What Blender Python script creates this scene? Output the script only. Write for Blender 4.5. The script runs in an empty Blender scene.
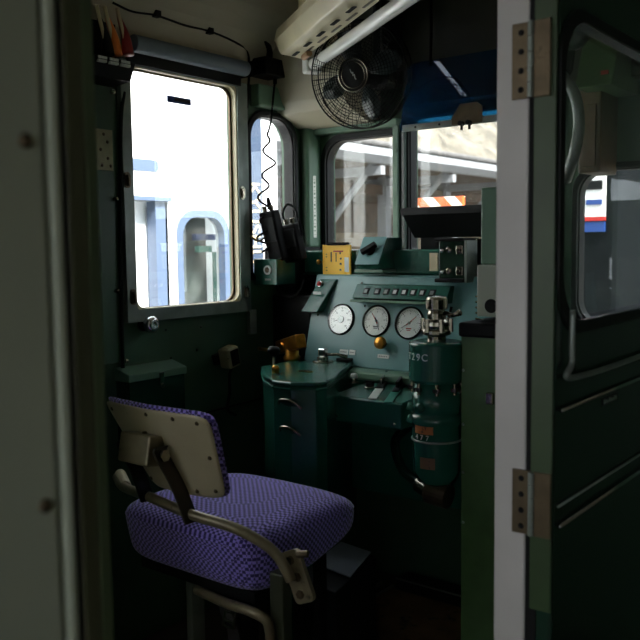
import bpy, bmesh, math, random
from mathutils import Vector, Matrix
random.seed(7)
PI = math.pi
SC = bpy.context.scene
C = SC.collection

# ------------------------------------------------------------ camera frame
F = 837.0; H = 1.45
yaw, pit, rol = math.radians(38.1), math.radians(5.0), .0125
fw = Vector((-math.sin(yaw)*math.cos(pit), math.cos(yaw)*math.cos(pit), -math.sin(pit)))
R0 = Vector((math.cos(yaw), math.sin(yaw), 0)); U0 = R0.cross(fw)
RV = math.cos(rol)*R0 - math.sin(rol)*U0; UV = math.sin(rol)*R0 + math.cos(rol)*U0
def ray(px, py): return F*fw + (px-320)*RV - (py-320)*UV
def onx(px, py, X): d = ray(px, py); t = X/d.x; return Vector((X, t*d.y, H+t*d.z))
def ony(px, py, Y): d = ray(px, py); t = Y/d.y; return Vector((t*d.x, Y, H+t*d.z))
def onz(px, py, Z): d = ray(px, py); t = (Z-H)/d.z; return Vector((t*d.x, t*d.y, Z))

# ------------------------------------------------------------ materials
def s2l(c): return tuple(((v/255)/12.92 if v/255 <= .04045 else ((v/255+.055)/1.055)**2.4) for v in c)
MC = {}
def mat(name, col, rough=.5, metal=0, var=.0, vscale=8, bump=0, bscale=40, spec=.5, dirt=None, dscale=5, dlo=.55, coat=0):
    if name in MC: return MC[name]
    m = bpy.data.materials.new(name); m.use_nodes = True; nt = m.node_tree; N = nt.nodes; L = nt.links
    b = N['Principled BSDF']; c = (*s2l(col), 1)
    b.inputs['Base Color'].default_value = c; b.inputs['Roughness'].default_value = rough
    b.inputs['Metallic'].default_value = metal; b.inputs['Specular IOR Level'].default_value = spec
    b.inputs['Coat Weight'].default_value = coat
    tc = N.new('ShaderNodeTexCoord'); src = None
    if var or dirt:
        nz = N.new('ShaderNodeTexNoise'); nz.inputs['Scale'].default_value = vscale; nz.inputs['Detail'].default_value = 6
        L.new(tc.outputs['Object'], nz.inputs['Vector'])
        r = N.new('ShaderNodeValToRGB'); L.new(nz.outputs['Fac'], r.inputs['Fac'])
        r.color_ramp.elements[0].position = .3; r.color_ramp.elements[1].position = .7
        r.color_ramp.elements[0].color = (*[v*(1-var) for v in c[:3]], 1)
        r.color_ramp.elements[1].color = (*[min(1, v*(1+var)) for v in c[:3]], 1)
        src = r.outputs['Color']
        if dirt:
            n2 = N.new('ShaderNodeTexNoise'); n2.inputs['Scale'].default_value = dscale; n2.inputs['Detail'].default_value = 10
            n2.inputs['Roughness'].default_value = .7; L.new(tc.outputs['Object'], n2.inputs['Vector'])
            r2 = N.new('ShaderNodeValToRGB'); L.new(n2.outputs['Fac'], r2.inputs['Fac'])
            r2.color_ramp.elements[0].position = dlo; r2.color_ramp.elements[1].position = dlo+.08
            r2.color_ramp.elements[0].color = (0, 0, 0, 1); r2.color_ramp.elements[1].color = (1, 1, 1, 1)
            mx = N.new('ShaderNodeMix'); mx.data_type = 'RGBA'
            L.new(r2.outputs['Color'], mx.inputs[0]); L.new(src, mx.inputs[6]); mx.inputs[7].default_value = (*s2l(dirt), 1)
            src = mx.outputs[2]
        L.new(src, b.inputs['Base Color'])
    if bump:
        n3 = N.new('ShaderNodeTexNoise'); n3.inputs['Scale'].default_value = bscale; n3.inputs['Detail'].default_value = 4
        L.new(tc.outputs['Object'], n3.inputs['Vector'])
        bp = N.new('ShaderNodeBump'); bp.inputs['Strength'].default_value = bump; bp.inputs['Distance'].default_value = .01
        L.new(n3.outputs['Fac'], bp.inputs['Height']); L.new(bp.outputs['Normal'], b.inputs['Normal'])
    MC[name] = m; return m

wallg  = mat('dark_green_wall_paint', (58, 86, 64), .42, var=.22, vscale=3, bump=.06, bscale=14, dirt=(78, 66, 44), dscale=3.2, dlo=.70)
conseg = mat('console_green_enamel', (30, 86, 72), .26, var=.12, vscale=9, bump=.10, bscale=60)
panelg = mat('gauge_panel_teal', (98, 140, 140), .32, var=.08, vscale=6, bump=.04, bscale=90)
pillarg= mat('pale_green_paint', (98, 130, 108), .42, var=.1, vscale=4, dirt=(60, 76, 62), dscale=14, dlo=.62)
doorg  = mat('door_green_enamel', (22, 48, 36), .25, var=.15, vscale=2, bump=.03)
edgeg  = mat('door_edge_green', (70, 100, 58), .45, var=.15, vscale=12, bump=.05)
cream  = mat('aged_cream_paint', (172, 164, 142), .5, var=.12, vscale=3, bump=.1, bscale=12, dirt=(120, 102, 74), dscale=4, dlo=.66)
cream2 = mat('light_fitting_cream', (205, 194, 160), .4, var=.08, vscale=10)
alu    = mat('brushed_grey_metal', (128, 136, 130), .38, .35, var=.15, vscale=20, bump=.03)
post   = mat('post_grey_paint', (178, 175, 172), .5, 0, var=.08, vscale=5, bump=.05, bscale=30)
panelw = mat('partition_grey_green', (158, 164, 146), .42, var=.08, vscale=2.5, bump=.05, bscale=9)
black  = mat('black_plastic', (9, 9, 10), .5, spec=.15)
blackm = mat('black_matt', (11, 12, 13), .7, spec=.2)
rubber = mat('black_rubber_seal', (8, 9, 10), .5, spec=.3)
chrome = mat('polished_chrome', (205, 208, 210), .14, 1)
nickel = mat('worn_nickel', (158, 152, 138), .22, 1, var=.3, vscale=30)
brass  = mat('worn_brass', (200, 140, 62), .3, 1, var=.3, vscale=30, bump=.1)
bronze = mat('tarnished_bronze', (96, 84, 66), .42, .75, var=.25, vscale=20, dirt=(64, 54, 42), dscale=20, dlo=.6)
hingec = mat('old_hinge_plate', (150, 146, 116), .5, .2, var=.2, vscale=20, dirt=(92, 70, 44), dscale=22, dlo=.6)
whitep = mat('white_enamel', (236, 236, 232), .3)
tubew  = mat('fluorescent_tube_glass', (226, 226, 220), .2)
trainw = mat('white_train_paint', (243, 243, 245), .3, var=.02)
greyb  = mat('pale_blue_grey_paint', (84, 98, 122), .35)
tealw  = mat('teal_panel', (60, 136, 118), .4)
yellow = mat('yellow_card', (255, 196, 36), .45)
orange = mat('orange_plastic', (222, 120, 30), .4)
redm   = mat('dark_red_plastic', (140, 22, 28), .4)
bluem  = mat('dark_blue_sign', (24, 62, 128), .4)
rollg  = mat('blind_grey_fabric', (98, 112, 126), .5, bump=.05, bscale=50)
seatb  = mat('seat_back_plate_paint', (190, 178, 150), .32, .1, var=.12, vscale=6, bump=.08, bscale=20, dirt=(104, 86, 62), dscale=11, dlo=.64)
tubec  = mat('chair_frame_paint', (132, 122, 98), .35, .35, var=.2, vscale=14, dirt=(60, 52, 40), dscale=24, dlo=.6)
floorm = mat('dark_floor_lino', (66, 56, 48), .55, var=.3, vscale=6, bump=.3, bscale=30, dirt=(26, 24, 22), dscale=9, dlo=.55)
railm  = mat('steel_rail', (168, 166, 160), .3, .9, bump=.1)
darkbox= mat('dark_equipment_box', (16, 19, 21), .5, spec=.25)
greytop= mat('grey_steel_lid', (150, 160, 172), .3, .3, var=.1)
beige  = mat('beige_boarding', (196, 178, 148), .8, var=.12, vscale=3)
brownw = mat('weathered_brown_timber', (92, 76, 62), .85, var=.45, vscale=4, bump=.4, bscale=10)
hillm  = mat('pale_hillside', (92, 86, 76), .9, var=.6, vscale=1.1, bump=.6, bscale=3, dirt=(56, 64, 46), dscale=3, dlo=.58)
concm  = mat('platform_concrete', (104, 101, 96), .85, var=.15, vscale=3)
gutter = mat('pale_gutter_paint', (138, 140, 144), .5, var=.05)
tilem  = mat('grey_roof_tiles', (84, 82, 82), .8, var=.25, vscale=6)
strapm = mat('dark_webbing', (40, 38, 38), .7)
gold   = mat('gold_badge_ink', (206, 178, 120), .5)
inkw   = mat('white_ink', (205, 210, 205), .5)
inkk   = mat('black_ink', (22, 22, 24), .5)
inkr   = mat('red_ink', (178, 36, 30), .5)
labelo = mat('orange_label', (186, 116, 66), .5, dirt=(60, 50, 40), dscale=40, dlo=.56)
kyuc   = mat('pale_gold_lettering', (206, 186, 140), .5)

def glassmat(name, col, rough=.0, clear=.9, spec=.5, dcol=(.75, .75, .72)):
    m = bpy.data.materials.new(name); m.use_nodes = True; nt = m.node_tree; N = nt.nodes; L = nt.links
    out = N['Material Output']; N.remove(N['Principled BSDF'])
    t = N.new('ShaderNodeBsdfTransparent'); t.inputs[0].default_value = (*col, 1)
    g = N.new('ShaderNodeBsdfGlossy'); g.inputs['Roughness'].default_value = rough; g.inputs['Color'].default_value = (1, 1, 1, 1)
    ge = N.new('ShaderNodeNewGeometry'); dp = N.new('ShaderNodeVectorMath'); dp.operation = 'DOT_PRODUCT'
    L.new(ge.outputs['Normal'], dp.inputs[0]); L.new(ge.outputs['Incoming'], dp.inputs[1])
    ab = N.new('ShaderNodeMath'); ab.operation = 'ABSOLUTE'; L.new(dp.outputs['Value'], ab.inputs[0])
    sb = N.new('ShaderNodeMath'); sb.operation = 'SUBTRACT'; sb.inputs[0].default_value = 1; L.new(ab.outputs[0], sb.inputs[1])
    pw = N.new('ShaderNodeMath'); pw.operation = 'POWER'; L.new(sb.outputs[0], pw.inputs[0]); pw.inputs[1].default_value = 5
    fr = N.new('ShaderNodeMath'); fr.operation = 'MULTIPLY_ADD'; L.new(pw.outputs[0], fr.inputs[0]); fr.inputs[1].default_value = .96; fr.inputs[2].default_value = .04
    mx = N.new('ShaderNodeMixShader'); L.new(fr.outputs[0], mx.inputs[0]); L.new(t.outputs[0], mx.inputs[1]); L.new(g.outputs[0], mx.inputs[2])
    d = N.new('ShaderNodeBsdfDiffuse'); d.inputs['Color'].default_value = (*dcol, 1)
    tc = N.new('ShaderNodeTexCoord'); nz = N.new('ShaderNodeTexNoise'); nz.inputs['Scale'].default_value = 6; nz.inputs['Detail'].default_value = 8
    L.new(tc.outputs['Object'], nz.inputs['Vector'])
    mr = N.new('ShaderNodeMapRange'); mr.inputs[1].default_value = .4; mr.inputs[2].default_value = .8; mr.inputs[3].default_value = (1-clear)*.3; mr.inputs[4].default_value = (1-clear)*1.6
    L.new(nz.outputs['Fac'], mr.inputs[0])
    m2 = N.new('ShaderNodeMixShader'); L.new(mr.outputs[0], m2.inputs[0]); L.new(mx.outputs[0], m2.inputs[1]); L.new(d.outputs[0], m2.inputs[2])
    L.new(m2.outputs[0], out.inputs['Surface'])
    return m
glass = glassmat('clear_window_glass', (.96, .98, .97), clear=.97)
dglass = glassmat('dusty_window_glass', (.95, .97, .96), clear=.93)
visorm = glassmat('blue_tinted_acrylic', (.10, .34, .55), clear=.80, dcol=(.03, .13, .28))
gglass = glassmat('gauge_glass', (.97, .98, .98), clear=.999)

def checkmat():
    m = bpy.data.materials.new('purple_check_moquette'); m.use_nodes = True; nt = m.node_tree; N = nt.nodes; L = nt.links
    b = N['Principled BSDF']; b.inputs['Roughness'].default_value = .85; b.inputs['Sheen Weight'].default_value = .3
    tc = N.new('ShaderNodeTexCoord'); mp = N.new('ShaderNodeMapping'); mp.inputs['Location'].default_value = (.0013, .0017, .0011)
    L.new(tc.outputs['Object'], mp.inputs['Vector'])
    ck = N.new('ShaderNodeTexChecker'); ck.inputs['Scale'].default_value = 112
    ck.inputs['Color1'].default_value = (*s2l((168, 150, 250)), 1); ck.inputs['Color2'].default_value = (*s2l((54, 40, 122)), 1)
    L.new(mp.outputs[0], ck.inputs['Vector'])
    nz = N.new('ShaderNodeTexNoise'); nz.inputs['Scale'].default_value = 300; L.new(tc.outputs['Object'], nz.inputs['Vector'])
    bp = N.new('ShaderNodeBump'); bp.inputs['Strength'].default_value = .35; bp.inputs['Distance'].default_value = .004
    ad = N.new('ShaderNodeMath'); ad.operation = 'ADD'; L.new(nz.outputs['Fac'], ad.inputs[0]); L.new(ck.outputs['Fac'], ad.inputs[1])
    L.new(ad.outputs[0], bp.inputs['Height']); L.new(bp.outputs[0], b.inputs['Normal']); L.new(ck.outputs['Color'], b.inputs['Base Color'])
    return m
fabric = checkmat()

def plankmat(name, col, dark, n=6, axis=2):
    m = bpy.data.materials.new(name); m.use_nodes = True; nt = m.node_tree; N = nt.nodes; L = nt.links
    b = N['Principled BSDF']; b.inputs['Roughness'].default_value = .8
    tc = N.new('ShaderNodeTexCoord'); w = N.new('ShaderNodeTexWave'); w.wave_type = 'BANDS'; w.bands_direction = 'XYZ'[axis]; w.wave_profile = 'SAW'
    w.inputs['Scale'].default_value = n; w.inputs['Distortion'].default_value = .15; L.new(tc.outputs['Object'], w.inputs['Vector'])
    r = N.new('ShaderNodeValToRGB'); r.color_ramp.elements[0].color = (*s2l(dark), 1); r.color_ramp.elements[1].color = (*s2l(col), 1); r.color_ramp.elements[1].position = .12
    L.new(w.outputs['Fac'], r.inputs['Fac'])
    nz = N.new('ShaderNodeTexNoise'); nz.inputs['Scale'].default_value = 2.5; nz.inputs['Detail'].default_value = 9; L.new(tc.outputs['Object'], nz.inputs['Vector'])
    r2 = N.new('ShaderNodeValToRGB'); r2.color_ramp.elements[0].position = .3; r2.color_ramp.elements[0].color = (.45, .42, .4, 1); r2.color_ramp.elements[1].position = .7; r2.color_ramp.elements[1].color = (1, 1, 1, 1)
    L.new(nz.outputs['Fac'], r2.inputs['Fac'])
    mx = N.new('ShaderNodeMix'); mx.data_type = 'RGBA'; mx.blend_type = 'MULTIPLY'; mx.inputs[0].default_value = 1
    L.new(r.outputs[0], mx.inputs[6]); L.new(r2.outputs[0], mx.inputs[7]); L.new(mx.outputs[2], b.inputs['Base Color'])
    return m
beigep = plankmat('beige_horizontal_boards', (150, 134, 112), (106, 90, 72), 1.2)
brownp = plankmat('brown_roof_boards', (104, 88, 74), (48, 40, 34), 1.6, 1)

def stripemat():
    m = bpy.data.materials.new('orange_white_stripes'); m.use_nodes = True; nt = m.node_tree; N = nt.nodes; L = nt.links
    b = N['Principled BSDF']; b.inputs['Roughness'].default_value = .5
    tc = N.new('ShaderNodeTexCoord'); w = N.new('ShaderNodeTexWave'); w.bands_direction = 'DIAGONAL'; w.inputs['Scale'].default_value = 4.5
    L.new(tc.outputs['Object'], w.inputs['Vector'])
    r = N.new('ShaderNodeValToRGB'); r.color_ramp.interpolation = 'CONSTANT'; r.color_ramp.elements[0].color = (*s2l((232, 92, 38)), 1); r.color_ramp.elements[1].color = (*s2l((238, 226, 210)), 1); r.color_ramp.elements[1].position = .5
    L.new(w.outputs['Fac'], r.inputs['Fac']); L.new(r.outputs[0], b.inputs['Base Color'])
    return m
stripes = stripemat()

# ------------------------------------------------------------ builders
def lin(name, bm, m, parent=None, smooth=False, bevel=0, seg=2):
    bmesh.ops.recalc_face_normals(bm, faces=bm.faces)
    me = bpy.data.meshes.new(name); bm.to_mesh(me); bm.free()
    for mm in (m if isinstance(m, (list, tuple)) else [m]): me.materials.append(mm)
    if smooth:
        for p in me.polygons: p.use_smooth = True
    o = bpy.data.objects.new(name, me); C.objects.link(o)
    if parent is not None:
        o.parent = parent; o.location = -base_of(parent)
    if bevel:
        b = o.modifiers.new('bevel', 'BEVEL'); b.width = bevel; b.segments = seg; b.limit_method = 'ANGLE'; b.angle_limit = math.radians(40)
        b.harden_normals = False
    return o
def base_of(p):
    v = Vector(p.location)
    while p.parent: p = p.parent; v = v + Vector(p.location)
    return v
def tag(o, label, cat, group=None, kind=None):
    if label: o['label'] = label
    if cat: o['category'] = cat
    if group: o['group'] = group
    if kind: o['kind'] = kind
    return o
def thing(name, label, cat, loc, group=None):
    o = bpy.data.objects.new(name, None); C.objects.link(o); o.location = loc; o.empty_display_size = .05
    return tag(o, label, cat, group)
def struct(name, bm, m, label=None, **k):
    o = lin(name, bm, m, **k); o['kind'] = 'structure'
    if label: o['label'] = label
    return o

def nb(): return bmesh.new()
def bx(bm, a, b, M=None):
    a, b = Vector(a), Vector(b)
    vs = [bm.verts.new((x, y, z)) for x in (a.x, b.x) for y in (a.y, b.y) for z in (a.z, b.z)]
    if M:
        for v in vs: v.co = M @ v.co
    for f in ((0,1,3,2), (4,6,7,5), (0,4,5,1), (2,3,7,6), (0,2,6,4), (1,5,7,3)): bm.faces.new([vs[i] for i in f])
    return bm
def box(a, b, M=None): return bx(nb(), a, b, M)
def frame(o, z, up=Vector((0, 0, 1))):
    z = Vector(z).normalized(); x = up.cross(z)
    if x.length < 1e-4: x = Vector((1, 0, 0)).cross(z)
    x.normalize(); y = z.cross(x)
    return Matrix(((x.x, y.x, z.x, o[0]), (x.y, y.y, z.y, o[1]), (x.z, y.z, z.z, o[2]), (0, 0, 0, 1)))
def lathe(bm, prof, o=(0,0,0), ax=(0,0,1), n=32, sq=1):
    """prof = [(r, h), ...] along axis"""
    M = frame(o, ax); rings = []
    for r, h in prof:
        if r < 1e-5: rings.append([bm.verts.new(M @ Vector((0, 0, h)))])
        else: rings.append([bm.verts.new(M @ Vector((r*math.cos(2*PI*i/n), sq*r*math.sin(2*PI*i/n), h))) for i in range(n)])
    for A, B in zip(rings, rings[1:]):
        for i in range(n):
            j = (i+1) % n
            if len(A) == 1 and len(B) == 1: continue
            if len(A) == 1: bm.faces.new((A[0], B[i], B[j]))
            elif len(B) == 1: bm.faces.new((A[i], B[0], A[j]))
            else: bm.faces.new((A[i], B[i], B[j], A[j]))
    return bm
def cyl(bm, a, b, r, r2=None, n=20):
    a, b = Vector(a), Vector(b); r2 = r if r2 is None else r2; L = (b-a).length
    return lathe(bm, [(0, 0), (r, 0), (r2, L), (0, L)], a, b-a, n)
def smoothpts(pts, k=6):
    P = [Vector(p) for p in pts]; P = [2*P[0]-P[1]] + P + [2*P[-1]-P[-2]]; out = []
    for i in range(1, len(P)-2):
        for t in range(k):
            t = t/k; p0, p1, p2, p3 = P[i-1:i+3]
            out.append(.5*((2*p1) + (p2-p0)*t + (2*p0-5*p1+4*p2-p3)*t*t + (3*p1-p0-3*p2+p3)*t**3))
    out.append(P[-2]); return out
def tube(bm, pts, r, n=10, cap=True, flat=1):
    pts = [Vector(p) for p in pts]; rings = []; up = Vector((0, 0, 1))
    t0 = (pts[1]-pts[0]).normalized(); x = up.cross(t0)
    if x.length < 1e-3: x = Vector((1, 0, 0)).cross(t0)
    x.normalize()
    for i, p in enumerate(pts):
        t = (pts[min(i+1, len(pts)-1)] - pts[max(i-1, 0)]).normalized()
        x = (x - t*x.dot(t)).normalized(); y = t.cross(x)
        rr_ = r[i] if isinstance(r, (list, tuple)) else r
        rings.append([bm.verts.new(p + x*rr_*math.cos(2*PI*k/n) + y*rr_*flat*math.sin(2*PI*k/n)) for k in range(n)])
    for A, B in zip(rings, rings[1:]):
        for i in range(n): bm.faces.new((A[i], A[(i+1) % n], B[(i+1) % n], B[i]))
    if cap: bm.faces.new(rings[0][::-1]); bm.faces.new(rings[-1])
    return bm
def ring(bm, c, ax, R, r, n=40, m=8):
    M = frame(c, ax); rings = []
    for i in range(n):
        a = 2*PI*i/n
        rings.append([bm.verts.new(M @ Vector(((R+r*math.cos(2*PI*k/m))*math.cos(a), (R+r*math.cos(2*PI*k/m))*math.sin(a), r*math.sin(2*PI*k/m)))) for k in range(m)])
    for i in range(n):
        A, B = rings[i], rings[(i+1) % n]
        for k in range(m): bm.faces.new((A[k], A[(k+1) % m], B[(k+1) % m], B[k]))
    return bm
def rr(u0, v0, u1, v1, r, n=6):
    """rounded rectangle loop; r = one radius or (bl, br, tr, tl)"""
    R = r if isinstance(r, (list, tuple)) else (r,)*4; out = []
    for (cu, cv, rad, a0) in ((u0, v0, R[0], PI), (u1, v0, R[1], 1.5*PI), (u1, v1, R[2], 0), (u0, v1, R[3], .5*PI)):
        su = 1 if cu == u0 else -1; sv = 1 if cv == v0 else -1
        if rad < 1e-5: out.append((cu, cv)); continue
        for k in range(n+1):
            a = a0 + k/n*PI/2; out.append((cu+su*rad+rad*math.cos(a), cv+sv*rad+rad*math.sin(a)))
    return out
def plate(bm, outer, holes, fn, d):
    """sheet with holes: 2-D loops mapped by fn(u, v), thickness vector d"""
    es = []
    for lp in [outer]+list(holes):
        vs = [bm.verts.new(fn(u, v)) for u, v in lp]
        es += [bm.edges.new((vs[i], vs[(i+1) % len(vs)])) for i in range(len(vs))]
    r = bmesh.ops.triangle_fill(bm, use_beauty=True, use_dissolve=False, edges=es)
    fs = [g for g in r['geom'] if isinstance(g, bmesh.types.BMFace)]
    e = bmesh.ops.extrude_face_region(bm, geom=fs, use_keep_orig=True)
    bmesh.ops.translate(bm, verts=[g for g in e['geom'] if isinstance(g, bmesh.types.BMVert)], vec=Vector(d))
    return bm
def fx(X): return lambda u, v: Vector((X, u, v))
def fy(Y): return lambda u, v: Vector((u, Y, v))
def fz(Z): return lambda u, v: Vector((u, v, Z))
def fM(M): return lambda u, v: M @ Vector((u, v, 0))
def prism(bm, pts, d):
    pts = [Vector(p) for p in pts]; d = Vector(d)
    A = [bm.verts.new(p) for p in pts]; B = [bm.verts.new(p+d) for p in pts]; n = len(pts)
    bm.faces.new(A[::-1]); bm.faces.new(B)
    for i in range(n): bm.faces.new((A[i], A[(i+1) % n], B[(i+1) % n], B[i]))
    return bm
def shrink(lp, k):
    cu = (min(p[0] for p in lp)+max(p[0] for p in lp))/2; cv = (min(p[1] for p in lp)+max(p[1] for p in lp))/2
    hu = max(p[0] for p in lp)-cu; hv = max(p[1] for p in lp)-cv
    return [(cu+(u-cu)*(hu-k)/hu, cv+(v-cv)*(hv-k)/hv) for u, v in lp]
def text(name, s, M, size, m, parent=None, spacing=1, align='CENTER', depth=.0006):
    cu = bpy.data.curves.new(name, 'FONT'); cu.body = s; cu.size = size; cu.align_x = align; cu.align_y = 'CENTER'; cu.extrude = depth; cu.space_character = spacing
    to = bpy.data.objects.new('tmp', cu); C.objects.link(to); bpy.context.view_layer.update()
    me = bpy.data.meshes.new_from_object(to.evaluated_get(bpy.context.evaluated_depsgraph_get()))
    bpy.data.objects.remove(to); me.transform(M); me.name = name; me.materials.clear(); me.materials.append(m)
    o = bpy.data.objects.new(name, me); C.objects.link(o)
    if parent is not None: o.parent = parent; o.location = -base_of(parent)
    return o
def facing(o, n, up=Vector((0, 0, 1))):
    """matrix whose +Z is n (towards the reader), +Y up, +X reading direction"""
    n = Vector(n).normalized(); x = Vector(up).cross(n).normalized(); y = n.cross(x)
    return Matrix(((x.x, y.x, n.x, o[0]), (x.y, y.y, n.y, o[1]), (x.z, y.z, n.z, o[2]), (0, 0, 0, 1)))
def copy_tree(o, parent=None):
    c = o.copy(); C.objects.link(c); c.parent = parent
    for ch in [k for k in bpy.data.objects if k.parent == o]: copy_tree(ch, c)
    return c

XL, YF, XP = -2.39, 3.02, -.62      # side wall, front wall, partition planes
ZC = 2.42

# ============================================================ SETTING
struct('floor', box((XL-.06, -3.0, -.06), (1.25, 3.5, 0)), floorm, 'dark worn brown cab floor')
# floor plates and door track near the front
b = nb()
struct('ceiling', bx(b, (-1.9, -3.0, ZC), (1.25, YF, ZC+.05)), cream, 'aged cream ceiling of the cab')
# cove along side wall
prof = [(XL+.005, 2.12)] + [(XL+.005+.46*(1-math.cos(a)), 2.12+.30*math.sin(a)) for a in [PI/2*k/10 for k in range(1, 11)]]
b = nb(); pr = [Vector((x, -3.0, z)) for x, z in prof] + [Vector((XL-.04, -3.0, ZC+.05)), Vector((XL-.04, -3.0, 2.12))]
prism(b, pr, (0, 6.02, 0)); struct('trim_1', b, cream, 'curved cream cove between side wall and ceiling', smooth=False)
# curved soffit above the windscreens
b = nb(); pf = [(YF-.01, 1.965), (YF-.12, 1.972), (YF-.20, 2.0)] + [(YF-.20-.25*math.sin(a)*.6, 2.0+.42*(1-math.cos(a))) for a in [PI/2*k/6 for k in range(1, 7)]]
prism(b, [Vector((XL, y, z)) for y, z in pf] + [Vector((XL, YF-.01, ZC))], (.37, 0, 0)); struct('trim_2', b, cream, 'cream curved soffit over the front windows')
# green header along the side wall above the windows
b = box((XL, 2.60, 2.03), (XL+.05, YF, 2.12)); struct('trim_3', b, pillarg, 'green ledge above the corner window', bevel=.008)
b = box((XL, YF-.06, 1.945), (-1.905, YF, 1.975)); struct('trim_4', b, pillarg, 'pale green head rail over the windscreens', bevel=.006)

# --- side wall with openings
W1 = rr(1.94, 1.215, 2.53, 2.11, .02)
W2 = rr(2.585, 1.33, 2.875, 2.005, (.02, .02, .115, .10), 8)
struct('wall_left', plate(nb(), [(-3.0, 0), (3.08, 0), (3.08, ZC), (-3.0, ZC)], [W1, W2, rr(-2.4, 1.05, -.3, 2.0, .06)], fx(XL), (-.07, 0, 0)), wallg, 'dark green side wall of the cab')
# --- front wall
def R2(px0, py0, px1, py1, Y=YF):
    a = ony(px0, py0, Y); c = ony(px1, py1, Y); return a, c
W3 = rr(-2.325, 1.42, -1.955, 1.925, (.03, .01, .01, .10), 8)
W4 = rr(-1.885, 1.42, -1.24, 1.985, .02)
g0 = ony(577, 250, YF); g1 = ony(640, 250, YF)
W5 = rr(g0.x, ony(606, 327, YF).z, -.66, ony(606, 168, YF).z, .09, 8)
struct('wall_front', plate(nb(), [(XL-.06, 0), (1.25, 0), (1.25, ZC), (XL-.06, ZC)], [W3, W4, W5], fy(YF), (0, .07, 0)), wallg, 'dark green front wall of the cab')
# partition between cab and passenger side, doorway from y .48 to 1.41
YE = onx(52, 320, XP).y
struct('wall_partition', plate(nb(), [(-3.0, 0), (YE, 0), (YE, ZC), (-3.0, ZC)], [], fx(XP), (-.05, 0, 0)), panelw, 'grey-green partition panel at the left edge', bevel=.004)
struct('wall_header', box((XP-.05, YE, 2.34), (XP, 1.41, ZC)), panelw)
# passenger side enclosure (behind and beside the camera) with its own windows
struct('wall_right', plate(nb(), [(-3.0, 0), (3.05, 0), (3.05, ZC), (-3.0, ZC)], [rr(-2.9, 1.05, -1.8, 1.95, .08)], fx(1.2), (.05, 0, 0)), cream)
struct('wall_back', plate(nb(), [(XL-.06, 0), (1.25, 0), (1.25, ZC), (XL-.06, ZC)], [rr(-.56, .95, 1.1, 2.15, .1)], fy(-3.0), (0, -.05, 0)), panelw)
# rear wall of the driver's booth
struct('wall_booth', box((XL, 1.02, 0), (-1.75, 1.06, ZC)), wallg)

# trims of the doorway's left jamb
def jamb(n, p0, p1, X, m, lab, th=.03, z0=0):
    ya = onx(p0, 320, X).y; yb = onx(p1, 320, X).y
    return struct('trim_%d' % n, box((X-th, ya, z0), (X, yb, ZC)), m, lab, bevel=.004)
jamb(5, 52, 58, XP-.008, blackm, 'dark gap beside the partition panel')
jamb(6, 58, 69, XP+.004, panelw, 'narrow grey door stop strip at the left')
jamb(7, 69, 75, XP-.012, blackm, 'dark groove beside the narrow grey strip', th=.02)
jamb(8, 74, 93, -.78, mat('dull_olive_jamb', (100, 104, 84), .45, var=.1), 'green door jamb behind the partition', th=.04)
jamb(9, 91, 104, -.90, mat('worn_green_jamb', (104, 124, 98), .35, var=.1), 'rounded green jamb edge left of the side window', th=.05)
# dark screw heads on partition
for (px, py) in ((25, 141), (45, 506)):
    p = onx(px, py, XP); b = nb(); lathe(b, [(0, -.002), (.0062, -.002), (.0062, .002), (.004, .0035), (0, .0035)], p, (1, 0, 0), 16)
    tag(lin('screw', b, bronze, smooth=True), 'dark screw head in the %s part of the grey partition panel' % ('upper' if py < 300 else 'lower'), 'screw')
# cream curtain edge strip hanging behind the jamb
t = nb(); pts = [onx(76, 175, -.84), onx(76.5, 260, -.84), onx(81, 360, -.84), onx(86, 440, -.84), onx(88, 520, -.84)]
tube(t, smoothpts(pts), .008, 8, flat=.5)
tag(lin('curtain_edge', t, cream, smooth=True), 'long narrow cream strip hanging along the left green jamb', 'curtain')

# ============================================================ WINDOWS
def rubberring(lp, k, fn, d, name, parent, m=rubber):
    return lin(name, plate(nb(), lp, [shrink(lp, k)], fn, d), m, parent)
# window_1: the driver's side window
w = bpy.data.objects.new('window_1', None); C.objects.link(w); w.location = (XL, 2.25, 1.64); w['kind'] = 'structure'; W1OBJ = w; w['label'] = 'grey-framed side window of the cab looking onto the white train'
lin('window_frame', plate(nb(), rr(1.913, 1.188, 2.556, 2.112, .004), [rr(1.957, 1.232, 2.497, 2.094, .012)], fx(XL+.002), (.022, 0, 0)), alu, w, bevel=.004)
lin('window_reveal', plate(nb(), rr(1.953, 1.227, 2.501, 2.096, .012), [rr(1.960, 1.235, 2.492, 2.090, .04)], fx(XL+.018), (-.026, 0, 0)), cream2, w)
lin('window_seal', plate(nb(), rr(1.955, 1.229, 2.500, 2.095, .02), [rr(1.962, 1.237, 2.482, 2.084, .05)], fx(XL-.006), (-.008, 0, 0)), bronze, w)
lin('window_glass', box((XL-.012, 1.95, 1.22), (XL-.009, 2.52, 2.10)), glass, w)
lin('window_stile', box((XL+.002, 2.552, 1.09), (XL+.02, 2.592, 1.19)), alu, w)
for (px, py) in ((127, 180), (133, 297), (242, 193), (246, 292)):
    p = onx(px, py, XL+.024); b = nb()
    plate(b, rr(p.y-.012, p.z-.028, p.y+.012, p.z+.028, .011), [], fx(XL+.024), (.004, 0, 0))
    cyl(b, p+Vector((.004, 0, .012)), p+Vector((.014, 0, .012)), .007, n=12)
    bx(b, p+Vector((.006, -.004, -.02)), p+Vector((.016, .004, .012)))
    lin('window_latch', b, nickel if px > 200 else bronze, w, bevel=.001)
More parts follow.
